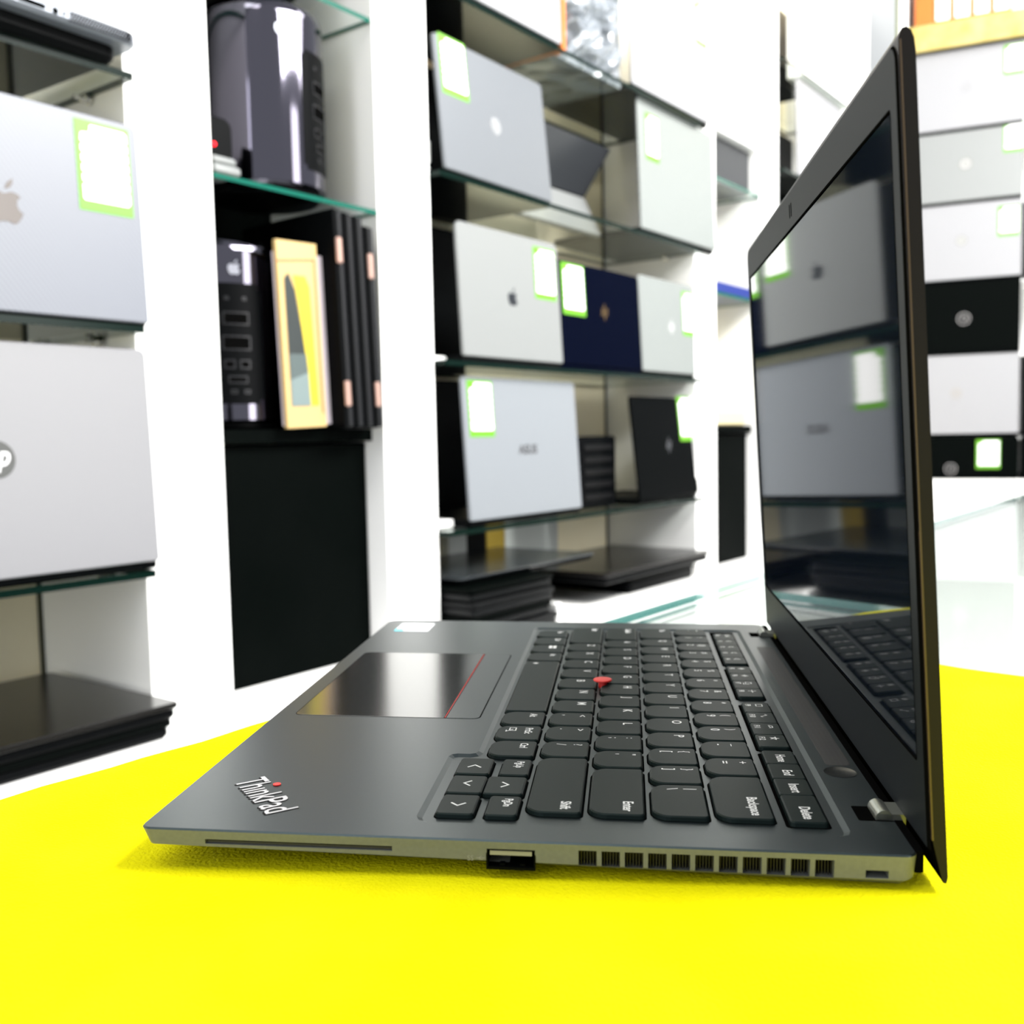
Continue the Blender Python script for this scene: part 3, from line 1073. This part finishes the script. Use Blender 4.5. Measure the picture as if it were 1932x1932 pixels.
shelf_laptop('carbon_skin_laptop', 'silver laptop with carbon weave skin, mirror apple emblem and large price tag', 0.345, 1.036, 1.0645, 0.3575, 0.2235, 2.5, 0, CARBON, DGREY,
             ('apple', 0.1985, 0.112, 0.047, (MIRPAINT,)), (0.281, 0.118, 0.0655, 0.0985, '22'), 0.235, lidz=0.004)
shelf_laptop('white_badge_laptop', 'white laptop with round dark hp badge at the frame edge, left bay', 0.345, 1.034, 0.784, 0.3555, 0.245, 2.5, 0, mat('left_white_lid', (0.175, 0.175, 0.187), 0.4), DGREY,
             ('hp', 0.174, 0.123, 0.0195, (mat('badge_dark', (0.01, 0.012, 0.01), 0.3), mat('badge_letter', (0.63, 0.63, 0.644), 0.3))), None, 0.235)


def closed_laptop(name, label, x0, y0, z, x1, y1, h, lidm, basem, yaw=0.0, group=None, over=0.0):
    t = empty(name, label, 'laptop', (x0, y0, z), R(yaw), group)
    wd, dp = x1 - x0, y1 - y0
    m = MB()
    m.slab(rrect(0.003, 0.003, wd - 0.003 - over, dp - 0.003, 0.008, 4), 0.0005, h * 0.60, 0.002, 0.004)
    m.build('base', basem, t, smooth=True)
    m = MB()
    m.slab(rrect(0, 0, wd, dp, 0.008, 4), h * 0.64, h, 0.0015)
    m.build('lid', lidm, t, smooth=True)
    return t


gl = 'closed black laptops stacked at the bottom of the left bay'
closed_laptop('closed_laptop', 'lower of the two closed black laptops stacked below the white hp laptop', 0.28, 0.975, ZB, 0.668, 1.235, 0.0215, BLKLID, BLKPLA, 0, gl)
closed_laptop('closed_laptop', 'upper of the two closed black laptops stacked below the white hp laptop', 0.28, 0.968, ZB + 0.022, 0.673, 1.240, 0.0195, noise_color(mat('worn_black_lid', (0.015, 0.014, 0.011), 0.22, spec=0.3), (0.0025, 0.0022, 0.0018), (0.0035, 0.003, 0.0025), 12), BLKPLA, 0, gl)

# ------------------------------------------------------------------ narrow bay with the cylinders
def cylinder_computer(label, x, y, z, panel_deg, logo_deg):
    t = empty('cylinder_computer', label, 'computer', (x, y, z), 0, 'polished dark cylinder computers')
    rr, hh = 0.0835, 0.251
    m = MB()
    m.lathe([(0.070, 0.0), (0.074, 0.004), (0.0740, 0.010)], 72)
    m.build('foot_ring', BLKPLA, t, smooth=True)
    m = MB()
    m.lathe([(0.080, 0.0095), (rr, 0.013), (rr, 0.232), (0.0825, 0.240), (0.0795, 0.2465), (0.0755, 0.250), (0.0705, 0.251), (0.0680, 0.2495), (0.0668, 0.246), (0.0660, 0.236), (0.062, 0.215)], 72)
    m.build('housing', CYL, t, smooth=True)
    # port panel: curved patch
    m = MB()
    aw = 26
    def patch(a0, a1, z0, z1, r_, mi=0, n=10):
        V, F = [], []
        for i in range(n + 1):
            a = R(panel_deg + a0 + (a1 - a0) * i / n)
            V += [(r_ * math.cos(a), r_ * math.sin(a), z0), (r_ * math.cos(a), r_ * math.sin(a), z1)]
        for i in range(n):
            F.append((2 * i, 2 * i + 2, 2 * i + 3, 2 * i + 1))
        m.add(V, F, mi)
    patch(-aw, aw, 0.040, 0.185, rr + 0.0006)
    patch(-aw + 4, aw - 4, 0.185, 0.192, rr + 0.0006)
    patch(-aw + 4, aw - 4, 0.034, 0.040, rr + 0.0006)
    p = m.build('port_panel', BLKPLA, t, smooth=True)
    m = MB()
    for (a, zz, wa, hz) in [(-8, 0.172, 2, 0.005), (8, 0.172, 2, 0.005), (0, 0.146, 12, 0.017), (0, 0.114, 13, 0.019), (-7, 0.086, 5, 0.012), (7, 0.086, 5, 0.012), (0, 0.066, 9, 0.010), (-4, 0.050, 3, 0.006), (8, 0.050, 3, 0.006)]:
        patch(a - wa, a + wa, zz - hz / 2, zz + hz / 2, rr + 0.0012, 0, 4)
        patch(a - wa + 1.5, a + wa - 1.5, zz - hz / 2 + 0.002, zz + hz / 2 - 0.002, rr + 0.0016, 1, 4)
    m.build('port', [mat('port_rim', (0.006, 0.0065, 0.0085), 0.4, spec=0.3), DARK], p)
    m = MB()
    a = R(logo_deg)
    m.M = Matrix(((-math.sin(a), 0, math.cos(a), (rr + 0.0008) * math.cos(a)), (math.cos(a), 0, math.sin(a), (rr + 0.0008) * math.sin(a)), (0, 1, 0, 0.203), (0, 0, 0, 1)))
    apple(m, 0.020, 0.0)
    m.build('logo', mat('pale_logo', (0.275, 0.28, 0.325), 0.3, 0.5), t)
    return t


cylinder_computer('tall polished dark cylinder computer on the narrow glass shelf', 0.9655, 1.1350, 1.2635, -66, -112)
cylinder_computer('polished dark cylinder computer half hidden by the white pillar, beside the yellow box', 0.9000, 1.168, 0.9465, -112, -112)

# black gadget with red light on a grey base
t = empty('black_gadget', 'small black gadget with a glowing red light beside the tall cylinder', 'gadget', (0.815, 1.06, 1.2635))
m = MB()
m.slab(rrect(-0.004, -0.012, 0.038, 0.03, 0.004, 3), 0.0, 0.012, 0.003)
m.slab(rrect(-0.004, -0.010, 0.033, 0.03, 0.004, 3), 0.012, 0.022, 0.003)
m.build('stand', mat('grey_stand', (0.175, 0.185, 0.185), 0.4), t, smooth=True)
m = MB()
m.M = Matrix.Translation((0, 0.0, 0)) @ Matrix.Rotation(R(90), 4, 'X')
m.slab(rrect(-0.004, 0.0225, 0.033, 0.071, (0.002, 0.002, 0.012, 0.004), 4), -0.028, 0.003, 0.002)
m.build('body', BLKPLA, t, smooth=True)
m = MB()
m.lathe([(0.0028, 0), (0.0028, 0.0012), (0.0012, 0.0022)], 16)
m.M = Matrix.Identity(4)
o = m.build('red_light', mat('red_led', (0.9, 0.0, 0.01), 0.4, emit=((1, 0.0, 0.01), 1.2)), t)
o.location = (0.0035, -0.003, 0.036)
o.rotation_euler = (R(90), 0, 0)

# object above on the top narrow shelf: another dark cylinder seen from below
m = MB()
m.lathe([(0.066, 0.0), (0.070, 0.004), (0.078, 0.008), (0.0835, 0.013), (0.0835, 0.2), (0.07, 0.205)], 56, (0.935, 1.145, 1.536))
tag(m.build('dark_canister', BLKPLA, smooth=True), 'dark round canister base on the glass shelf at the top of the frame', 'canister')

# yellow picture box leaning, pale side
t = empty('picture_box', 'tall thin box with a yellow and grey picture front beside the dark laptop edges', 'box', (0.9185, 1.054, 0.9465), R(1))
LEAN = Matrix.Rotation(R(-2.2), 4, 'Y')
m = MB()
m.M = LEAN
m.box((0, 0, 0.0005), (0.072, 0.006, 0.250))
m.build('picture_card', mat('box_cream', (0.432, 0.3, 0.12), 0.5), t)
m = MB()
m.M = LEAN
m.box((0.004, 0.0064, 0.0035), (0.088, 0.014, 0.236))
m.build('backing_board', mat('box_white', (0.56, 0.496, 0.56), 0.5), t)
m = MB()
m.M = LEAN @ Matrix.Rotation(R(90), 4, 'X')
m.line([(0.0, 0.222), (0.066, 0.228), (0.066, 0.02)], 0.0022, 0.0006, 1)
m.sheet([(0.010, 0.030), (0.044, 0.030), (0.040, 0.10), (0.028, 0.185), (0.018, 0.208), (0.010, 0.20)], 0.0006, 2)
m.sheet([(0.044, 0.030), (0.060, 0.030), (0.055, 0.19), (0.048, 0.205), (0.026, 0.205), (0.032, 0.170), (0.040, 0.10)], 0.0006, 3)
m.sheet([(0.010, 0.030), (0.044, 0.030), (0.043, 0.075), (0.010, 0.065)], 0.0009, 4)
m.sheet([(0.010, 0.065), (0.043, 0.075), (0.041, 0.100), (0.010, 0.100)], 0.0009, 5)
m.build('picture_front', [BEIGE, mat('box_red_line', (0.33, 0.072, 0.024), 0.5), mat('picture_slate', (0.0125, 0.0175, 0.0175), 0.4), mat('picture_yellow', (0.42, 0.336, 0.009), 0.5), mat('picture_pale', (0.12, 0.16, 0.16), 0.5), mat('picture_mid', (0.05, 0.07, 0.07), 0.5)], t)

# laptops standing on edge with copper hinge caps
gl = 'black laptops standing on edge in the narrow bay'
specs = [(1.006, 0.302, 0.014, True, 'black laptop on edge with copper hinge caps, next to the yellow box'),
         (1.0265, 0.300, 0.013, False, 'plain black laptop on edge, second from the yellow box'),
         (1.0455, 0.298, 0.014, False, 'plain black laptop on edge, third from the yellow box'),
         (1.066, 0.287, 0.014, True, 'lower black laptop on edge with copper hinge caps, against the pillar')]
for x, h, th, caps, lab in specs:
    t = empty('upright_laptop', lab, 'laptop', (x, 1.034, 0.9465), R(-2.5), gl)
    lean = Matrix.Rotation(R(-2.2), 4, 'Y')
    m = MB()
    m.M = lean @ Matrix.Rotation(R(90), 4, 'Y') @ Matrix.Rotation(R(180), 4, 'X')
    m.M = lean
    ro = rrect(0.0, 0.0, th * 0.62, 0.205, 0.003, 3)
    m.slab(ro, 0.0, h, 0.003)
    m.build('base', BLKPLA, t, smooth=True)
    m = MB()
    m.M = lean
    m.slab(rrect(th * 0.66, 0.002, th + 0.004, 0.203, 0.002, 3), 0.001, h - 0.001, 0.002)
    m.build('lid', mat('slate_black_lid', (0.0032, 0.0036, 0.0052), 0.4, spec=0.25), t, smooth=True)
    if caps:
        for z0 in (0.030, h - 0.075):
            m = MB()
            m.M = lean
            m.slab(rrect(0.002, -0.004, 0.012, 0.004, 0.003, 4), z0, z0 + 0.036, 0.002)
            m.build('hinge_cap', COPPER, t, smooth=True)

# ------------------------------------------------------------------ wide bay
g = 'laptops shown from behind on the glass shelves of the wide bay'
BADGE = (mat('pale_badge', (0.3825, 0.387, 0.396), 0.25, 0.3), mat('badge_grey', (0.22, 0.228, 0.24), 0.3, 0.3))
shelf_laptop('tilted_grey_laptop', 'grey silver laptop with pale round badge and tag, below the plain white laptop', 1.246, 1.040, 1.342, 0.309, 0.213, 5.5, 1.5, GREYLID, DGREY,
             ('ring', 0.150, 0.100, 0.0135, BADGE), (0.012, 0.121, 0.069, 0.095, None), 0.20, g)
shelf_laptop('pale_silver_laptop', 'pale silver laptop with tag at its upper left beside the far pillar, second shelf', 1.862, 1.036, 1.342, 0.350, 0.263, 1.5, 0, SILVERG, BLKPLA,
             None, (0.030, 0.145, 0.056, 0.095, None), 0.22, g)
shelf_laptop('apple_silver_laptop', 'silver laptop with black apple emblem and tag at its upper right, third shelf', 1.280, 1.040, 1.0525, 0.290, 0.217, 3.0, 0, SILVER, BLKPLA,
             ('apple', 0.144, 0.107, 0.032, (BLKLOGO,)), (0.213, 0.112, 0.066, 0.092, None), 0.20, g, radius=0.012)
shelf_laptop('navy_laptop', 'navy blue laptop with gold slanted emblem and tag at its upper left', 1.574, 1.044, 1.0525, 0.300, 0.193, 3.0, 0, NAVY, NAVY,
             ('slash', 0.160, 0.108, 0.026, (GOLD,)), (0.012, 0.093, 0.078, 0.096, None), 0.20, g)
shelf_laptop('small_silver_laptop', 'small pale laptop with bright emblem right of the navy laptop', 1.880, 1.046, 1.0525, 0.246, 0.200, 2.5, 0, SILVERG, BLKPLA,
             ('slash', 0.137, 0.100, 0.026, (mat('bright_logo', (0.57, 0.57, 0.582), 0.2, 0.2),)), (0.192, 0.086, 0.052, 0.098, None), 0.20, g)
shelf_laptop('asus_silver_laptop', 'silver grey laptop with ASUS lettering and tag at its upper left, lowest glass shelf', 1.284, 1.036, 0.7825, 0.342, 0.238, 3.5, 0.6, mat('asus_silver', (0.2, 0.215, 0.235), 0.38, 0.25), BLKPLA,
             ('text', 0.176, 0.115, 0.022, (GREYTXT,)), (0.013, 0.138, 0.068, 0.094, None), 0.22, g)
shelf_laptop('dark_grey_laptop', 'dark grey laptop with slanted emblem and tag overhanging its right edge, lowest glass shelf', 1.846, 1.036, 0.7825, 0.293, 0.218, 6.0, 2.0, DGREY, DGREY,
             ('slash', 0.160, 0.112, 0.028, (mat('steel_logo', (0.15, 0.155, 0.17), 0.3, 0.6),)), (0.222, 0.120, 0.074, 0.102, None), 0.20, g)

# propped open laptop between them on the second shelf
t = empty('propped_open_laptop', 'open laptop propped on its edge with dark screen between the two pale lids, second shelf', 'laptop', (1.56, 1.13, 1.343))
def quadslab(m, a, b, c, d, th):
    a, b, c, d = map(Vector, (a, b, c, d))
    nrm = (b - a).cross(d - a).normalized() * th
    m.add([a, b, c, d, a + nrm, b + nrm, c + nrm, d + nrm], [(3, 2, 1, 0), (4, 5, 6, 7), (0, 1, 5, 4), (1, 2, 6, 5), (2, 3, 7, 6), (3, 0, 4, 7)])
m = MB()
quadslab(m, (0, 0, 0.004), (0.295, 0, 0.004), (0.290, 0.036, 0.085), (0, 0.036, 0.085), -0.010)
m.build('keyboard_half', SILVER, t)
m = MB()
quadslab(m, (0, 0.036, 0.088), (0.290, 0.036, 0.088), (0.298, -0.024, 0.176), (0, -0.024, 0.176), -0.006)
m.build('screen_half', mat('slate_screen', (0.027, 0.02925, 0.03375), 0.3), t)
m = MB()
m.M = Matrix.Translation((0.0, 0.040, 0.0865)) @ Matrix.Rotation(R(90), 4, 'Y')
m.lathe([(0.004, 0.0), (0.004, 0.288)], 14)
m.build('hinge', DGREY, t, smooth=True)

# dark cases standing at the back of the wide bay, one per shelf
gb = 'black upright cases at the back of the wide bay'
for x0, x1, y0, z, h, lab in ((1.225, 1.56, 1.248, 1.0525, 0.27, 'black upright case at the back behind the silver apple laptop'),
                              (1.225, 1.56, 1.248, 1.3425, 0.268, 'black upright case at the back behind the tilted grey laptop'),
                              (1.225, 1.56, 1.262, 0.7825, 0.258, 'black upright case at the back behind the ASUS laptop')):
    t = empty('upright_case', lab, 'case', (x0, y0, z), 0, gb)
    m = MB()
    m.slab(rrect(0, 0, x1 - x0, 1.285 - y0, 0.006, 3), 0.0, h, 0.004)
    m.build('shell', BLKPLA, t, smooth=True)
    m = MB()
    m.M = Matrix.Translation((0.10, -0.004, h * 0.5)) @ Matrix.Rotation(R(90), 4, 'Y')
    m.lathe([(0.004, 0.0), (0.004, 0.07)], 12)
    m.build('handle', DGREY, t, smooth=True)
# small white items at the left of those shelves
m = boxmb((1.222, 1.085, 1.3425), (1.262, 1.125, 1.3640), 0.002)
tag(m.build('white_adapter', WHITE), 'small white adapter on the second shelf by the pillar, left of the tilted grey laptop', 'adapter')
m = boxmb((1.222, 1.075, 1.3645), (1.252, 1.12, 1.402), 0.003)
tag(m.build('white_plug', WHITE), 'white plug block above the small white adapter beside the pillar', 'plug')
m = boxmb((1.222, 1.070, 0.7825), (1.280, 1.10, 0.796), 0.002)
tag(m.build('white_adapter', WHITE), 'flat white adapter on the lowest glass shelf left of the ASUS laptop', 'adapter')
m = boxmb((1.222, 1.075, 1.0525), (1.278, 1.10, 1.0625), 0.002)
tag(m.build('white_strip_box', WHITE), 'thin white box on the third shelf left of the silver apple laptop', 'box')

# black ridged case beside the ASUS laptop
t = empty('black_ridged_case', 'black ridged case between the ASUS laptop and the dark grey laptop', 'case', (1.684, 1.085, 0.7825))
m = MB()
m.slab(rrect(0, 0, 0.147, 0.10, 0.006, 3), 0.0, 0.145, 0.004)
m.build('body', BLKPLA, t, smooth=True)
m = MB()
for k in range(5):
    m.box((0.02, -0.003, 0.018 + k * 0.025), (0.127, 0.002, 0.028 + k * 0.025))
m.build('rib', mat('rib_black', (0.002, 0.002, 0.0024), 0.5, spec=0.15), t)

# top shelf: white carton, wrapped parcel, white laptop with tag
shelf_laptop('plain_white_laptop', 'plain white laptop on the top shelf left of the plastic wrapped parcel', 1.262, 1.036, 1.6225, 0.313, 0.235, 1.0, 0, WHITELID, BLKPLA, None, None, 0.22, g)
t = empty('wrapped_parcel', 'grey parcel in crinkled clear plastic on the top shelf', 'parcel', (1.580, 1.040, 1.622))
rp = random.Random(5)
m = MB()
nx, nz = 14, 14
def pp(i, j):
    x = 0.240 * i / nx
    z = 0.235 * j / nz
    e = min(i, nx - i, j, nz - j)
    y = (0.0 if e > 1 else 0.018) + rp.uniform(-0.011, 0.011) * (1 if e else 0)
    return (x, y, z)
V = [pp(i, j) for j in range(nz + 1) for i in range(nx + 1)]
nV = len(V)
V += [(0.24 * i / nx, 0.20, 0.235 * j / nz) for j in range(nz + 1) for i in range(nx + 1)]
F = []
for j in range(nz):
    for i in range(nx):
        a = j * (nx + 1) + i
        F += [(a, a + 1, a + nx + 2, a + nx + 1), (nV + a + 1, nV + a, nV + a + nx + 1, nV + a + nx + 2)]
rg = [i for i in range(nx + 1)] + [j * (nx + 1) + nx for j in range(1, nz + 1)] + [nz * (nx + 1) + i for i in range(nx - 1, -1, -1)] + [j * (nx + 1) for j in range(nz - 1, 0, -1)]
for k in range(len(rg)):
    a, b = rg[k], rg[(k + 1) % len(rg)]
    F.append((b, a, nV + a, nV + b))
m.add(V, F)
m.build('plastic_wrap', WRAP, t)
m = MB()
m.box((-0.003, -0.004, 0.0), (0.008, 0.19, 0.22))
m.build('orange_edge', ORANGE, t)
shelf_laptop('white_topshelf_laptop', 'white laptop with tag on the top shelf right of the parcel', 1.828, 1.034, 1.621, 0.350, 0.28, 1.0, 0, WHITELID, BLKPLA, None, (0.292, 0.165, 0.056, 0.088, None), 0.21, g)

# bottom of the wide bay
gs = 'closed laptops piled at the bottom left of the wide bay'
zz = ZB
labs = ['lowest closed black laptop of the pile below the ASUS laptop', 'second closed black laptop from the bottom of the pile below the ASUS laptop',
        'third closed black laptop from the bottom of the pile below the ASUS laptop', 'topmost closed black laptop of the pile below the ASUS laptop']
for k, (x1, h) in enumerate(((1.462, 0.022), (1.448, 0.023), (1.450, 0.024), (1.452, 0.022))):
    closed_laptop('closed_laptop', labs[k], 1.222, 0.985 + 0.004 * (k % 2), zz, x1, 1.225, h, BLKLID if k % 2 else mat('scuffed_black_lid', (0.0032, 0.0036, 0.004), 0.4, spec=0.1), mat('scuffed_base', (0.003, 0.0035, 0.004), 0.4, spec=0.15), 0, gs)
    zz += h
closed_laptop('grey_slate_laptop', 'closed slate grey laptop lying across the top of the black pile below the ASUS laptop', 1.245, 1.03, zz, 1.655, 1.265, 0.013, mat('slate_grey_lid', (0.015, 0.0185, 0.0215), 0.22), DGREY, 0)
m = boxmb((1.464, 0.99, ZB), (1.476, 1.02, ZB + 0.036), 0.003)
tag(m.build('white_cap_box', WHITE), 'tiny white block beside the black laptop pile', 'block')
t = closed_laptop('large_closed_laptop', 'lower closed black laptop of the pair lying in front of the cream panel', 1.805, 1.04, ZB, 2.10, 1.275, 0.038, BLKLID, BLKPLA, 0)
t = closed_laptop('large_closed_laptop', 'upper wide black laptop overhanging the one beneath, bottom of the wide bay', 1.66, 1.010, ZB + 0.0385, 2.118, 1.270, 0.024, mat('brownish_black_lid', (0.0035, 0.003, 0.003), 0.22, spec=0.3), BLKPLA, 0)
for x0, x1, y0, y1, z, h, mt, nm, lab in ((1.500, 1.556, 1.268, 1.288, ZB, 0.172, PALECARD, 'brown_white_carton', 'narrow pale carton at the very back beside the dark carton'),
                                     (1.558, 1.618, 1.268, 1.288, ZB, 0.172, BLKPLA, 'dark_carton', 'dark carton at the back between pale and mustard cartons'),
                                     (1.620, 1.682, 1.268, 1.288, ZB, 0.172, MUSTARD, 'mustard_carton', 'mustard yellow carton at the back below the ASUS laptop'),
                                     (1.684, 1.880, 1.268, 1.288, ZB, 0.172, PALECARD, 'pale_carton', 'wide pale carton at the back right of the mustard carton')):
    tag(boxmb((x0, y0, z), (x1, y1, z + h), 0.002).build(nm, mt), lab, 'carton')

# ------------------------------------------------------------------ far narrow bay
m = boxmb((2.250, 1.075, 1.531), (2.495, 1.27, 1.640), 0.003)
tag(m.build('grey_carton', GREYBOX), 'dark grey carton below the white cartons in the far narrow bay', 'carton')
zc = 1.641
for k, (h, lab) in enumerate(((0.115, 'white carton resting on the dark grey carton, far narrow bay'), (0.105, 'middle white carton above the dark grey carton, far narrow bay'), (0.09, 'highest white carton of the stack on the dark grey carton'))):
    m = boxmb((2.246, 1.052, zc), (2.500, 1.27, zc + h), 0.003)
    tag(m.build('white_stack_carton', WHITE), lab, 'carton', 'white cartons stacked in the far narrow bay')
    zc += h + 0.0006
m = boxmb((2.248, 1.052, 1.2635), (2.502, 1.25, 1.289), 0.002)
tag(m.build('blue_carton', BLUE), 'flat bright blue box on the far narrow glass shelf', 'box')
m = MB()
m.slab(rrect(2.262, 1.085, 2.49, 1.27, 0.01, 3), 0.9465, 0.985, 0.004)
tag(m.build('cream_parcel', mat('cream_paper', (0.51, 0.45, 0.27), 0.6), smooth=True), 'low cream paper parcel on the black board of the far narrow bay', 'parcel')

# ------------------------------------------------------------------ far bay
t = empty('far_white_carton', 'flat white carton standing on the upper glass shelf of the far bay', 'carton', (2.80, 1.045, 1.9055))
m = MB()
m.slab(rrect(0, 0, 0.37, 0.05, 0.003, 2), 0, 0.27, 0.003)
m.build('box_body', WHITE, t)
m = MB()
m.box((0.02, 0.01, 0.2695), (0.35, 0.04, 0.2703))
m.build('tape', BEIGE, t)
m = boxmb((2.80, 1.13, 1.962), (2.99, 1.27, 2.12), 0.003)
m2 = boxmb((2.79, 1.12, 1.9055), (2.985, 1.265, 1.9615), 0.003)
tag(m.build('beige_carton', BEIGE), 'beige carton lying on a black box in the far bay', 'carton')
tag(m2.build('black_flat_box', BLKPLA), 'flat black box under the beige carton in the far bay', 'box')
shelf_laptop('far_white_laptop', 'white laptop on the lower shelf of the far bay behind the open screen', 2.760, 1.045, 1.622, 0.36, 0.262, 1.0, 0, WHITELID, BLKPLA, None, None, 0.2)
t = empty('far_black_case', 'black case at the back left of the far bay lower shelf', 'case', (2.83, 1.258, 1.6225))
m = MB()
m.slab(rrect(0, 0, 0.44, 0.025, 0.004, 3), 0.0, 0.25, 0.003)
m.build('shell', BLKPLA, t)
m = MB()
m.box((0.08, -0.003, 0.12), (0.14, 0.002, 0.13))
m.build('handle', DGREY, t)
t = empty('far_black_case', 'black case under the lower shelf of the far bay', 'case', (2.635, 1.16, 1.35))
m = MB()
m.slab(rrect(0, 0, 0.6, 0.1, 0.004, 3), 0.0, 0.255, 0.003)
m.build('shell', BLKPLA, t)
m = MB()
m.box((0.08, -0.003, 0.12), (0.14, 0.002, 0.13))
m.build('handle', DGREY, t)
glass_shelf(2.627, 3.288, 1.035, 1.285, 1.35, 'bottom glass shelf of the far bay hidden behind the open screen', 0.008, 'glass shelves of the wall shelving')

# ------------------------------------------------------------------ angled side shelving with rows of laptops
ANG = math.atan2(-0.979, 0.2006)
side = empty('side_shelving', 'angled white side shelving carrying rows of laptops, with a yellow edge strip near the top', 'shelving', (3.40, 0.967, 0.0), ANG)
# local: x runs along the front to the right, y into the wall is +y, front at y = 0
boxmb((-0.02, 0.27, 0.0), (1.2, 0.29, 2.6)).build('back_panel', WHITE, side)
boxmb((0.006, 0.0, 0.0), (0.030, 0.27, 2.6)).build('side_panel', WHITE, side)
boxmb((-0.004, -0.002, 1.5), (0.003, 0.02, 2.6)).build('dark_edge_strip', mat('olive_edge', (0.09, 0.11, 0.02), 0.5), side)
for z in (2.106, 1.853, 1.630, 1.387, 1.160, 0.900):
    boxmb((0.030, 0.031, z - 0.010), (1.2, 0.27, z)).build('shelf_board', WHITE, side)
m = MB()
m.box((0.031, -0.004, 2.108), (1.2, 0.008, 2.186))
m.build('yellow_edge_strip', YBAND, side)
boxmb((0.030, 0.012, 2.170), (1.2, 0.27, 2.186)).build('shelf_board', WHITE, side)
boxmb((0.031, 0.02, 0.0), (1.2, 0.27, 0.765)).build('lower_cabinet', WHITE, side)
SM = Matrix.Translation((3.40, 0.967, 0)) @ Matrix.Rotation(ANG, 4, 'Z')


def side_laptop(label, x, z, wd, ht, lidm, logo, tagspec, nm='side_laptop'):
    p = SM @ Vector((x, 0.014, z))
    return shelf_laptop(nm, label, p.x, p.y, p.z, wd, ht, 2.0, 0, lidm, DGREY, logo, tagspec, 0.21, 'laptops on the angled side shelving', rot=ANG)


LT = (mat('faint_badge', (0.224, 0.224, 0.2304), 0.3), WHITELID)
PB = (mat('grey_badge_ring', (0.168, 0.168, 0.16), 0.3, 0.4), mat('pale_badge_face', (0.3, 0.3, 0.296), 0.3))
KB = (mat('steel_badge_ring', (0.2, 0.192, 0.184), 0.25, 0.6), BLKLID)
rows = [(1.853, 0.243, WHITELID, ('ring', 0.205 - 0.04, 0.122, 0.014, LT), 'white laptop in the topmost row of the side shelving, faint round emblem'),
        (1.630, 0.221, SILVER, ('ring', 0.204 - 0.04, 0.112, 0.019, PB), 'pale grey laptop with round emblem, second row of the side shelving'),
        (1.387, 0.241, WHITELID, ('ring', 0.195 - 0.04, 0.120, 0.016, PB), 'white laptop with faint round emblem directly above the upper black one'),
        (1.160, 0.225, BLKLID, ('ring', 0.205 - 0.04, 0.103, 0.020, KB), 'upper black laptop with ringed emblem on the side shelving'),
        (0.900, 0.258, WHITELID, ('ring', 0.185 - 0.04, 0.128, 0.016, (mat('cream_badge', (0.255, 0.2312, 0.1972), 0.3), WHITELID)), 'white laptop between the two black ones on the side shelving')]
tags = [(0.268, 0.142, 0.056, 0.090, None), (0.270, 0.132, 0.058, 0.090, None), (0.258, 0.122, 0.060, 0.092, None), (0.004, 0.125, 0.018, 0.095, None), None]
for (z, ht, mt, lg, lab), tg in zip(rows, tags):
    side_laptop(lab, 0.038, z, 0.325, ht, mt, lg, tg)
side_laptop('lower black laptop with ringed emblem and white tag on the side shelving', 0.038, 0.725 + 0.041, 0.325, 0.124, BLKLID, ('ring', 0.172 - 0.04, 0.022, 0.019, KB), (0.205, 0.022, 0.070, 0.092, None))
for z, ht, mt, lab in ((0.900, 0.24, BLKLID, 'black laptop at the frame edge right of the white one on the side shelving'),
                       (1.387, 0.23, DGREY, 'dark laptop at the frame edge beside the third row white laptop'),
                       (0.766, 0.124, BLKLID, 'black laptop at the frame edge in the lowest row of the side shelving')):
    side_laptop(lab, 0.370, z, 0.325, ht, mt, None, None)

# orange binders above the yellow strip
gb = 'orange binders with white spine labels'
labs = ['plain orange binder at the left end above the yellow strip', 'first labelled orange binder right of the plain one', 'second labelled orange binder right of the plain one', 'third labelled orange binder right of the plain one', 'fourth labelled orange binder right of the plain one']
xs = [0.050, 0.106, 0.160, 0.217, 0.272]
for k in range(5):
    p = SM @ Vector((xs[k], 0.016, 2.1862))
    t = empty('orange_binder', labs[k], 'binder', p, ANG, gb)
    wd = (0.055, 0.053, 0.056, 0.054, 0.054)[k]
    m = MB()
    m.slab(rrect(0, 0, wd, 0.20, 0.003, 2), 0.0, 0.26, 0.002)
    m.build('cover', ORANGE, t)
    if k:
        m = MB()
        m.M = Matrix.Rotation(R(90), 4, 'X')
        m.sheet([(0.006, 0.014), (wd - 0.008, 0.014), (wd - 0.008, 0.22), (0.006, 0.22)], 0.0006)
        m.build('spine_label', PAPER, t)
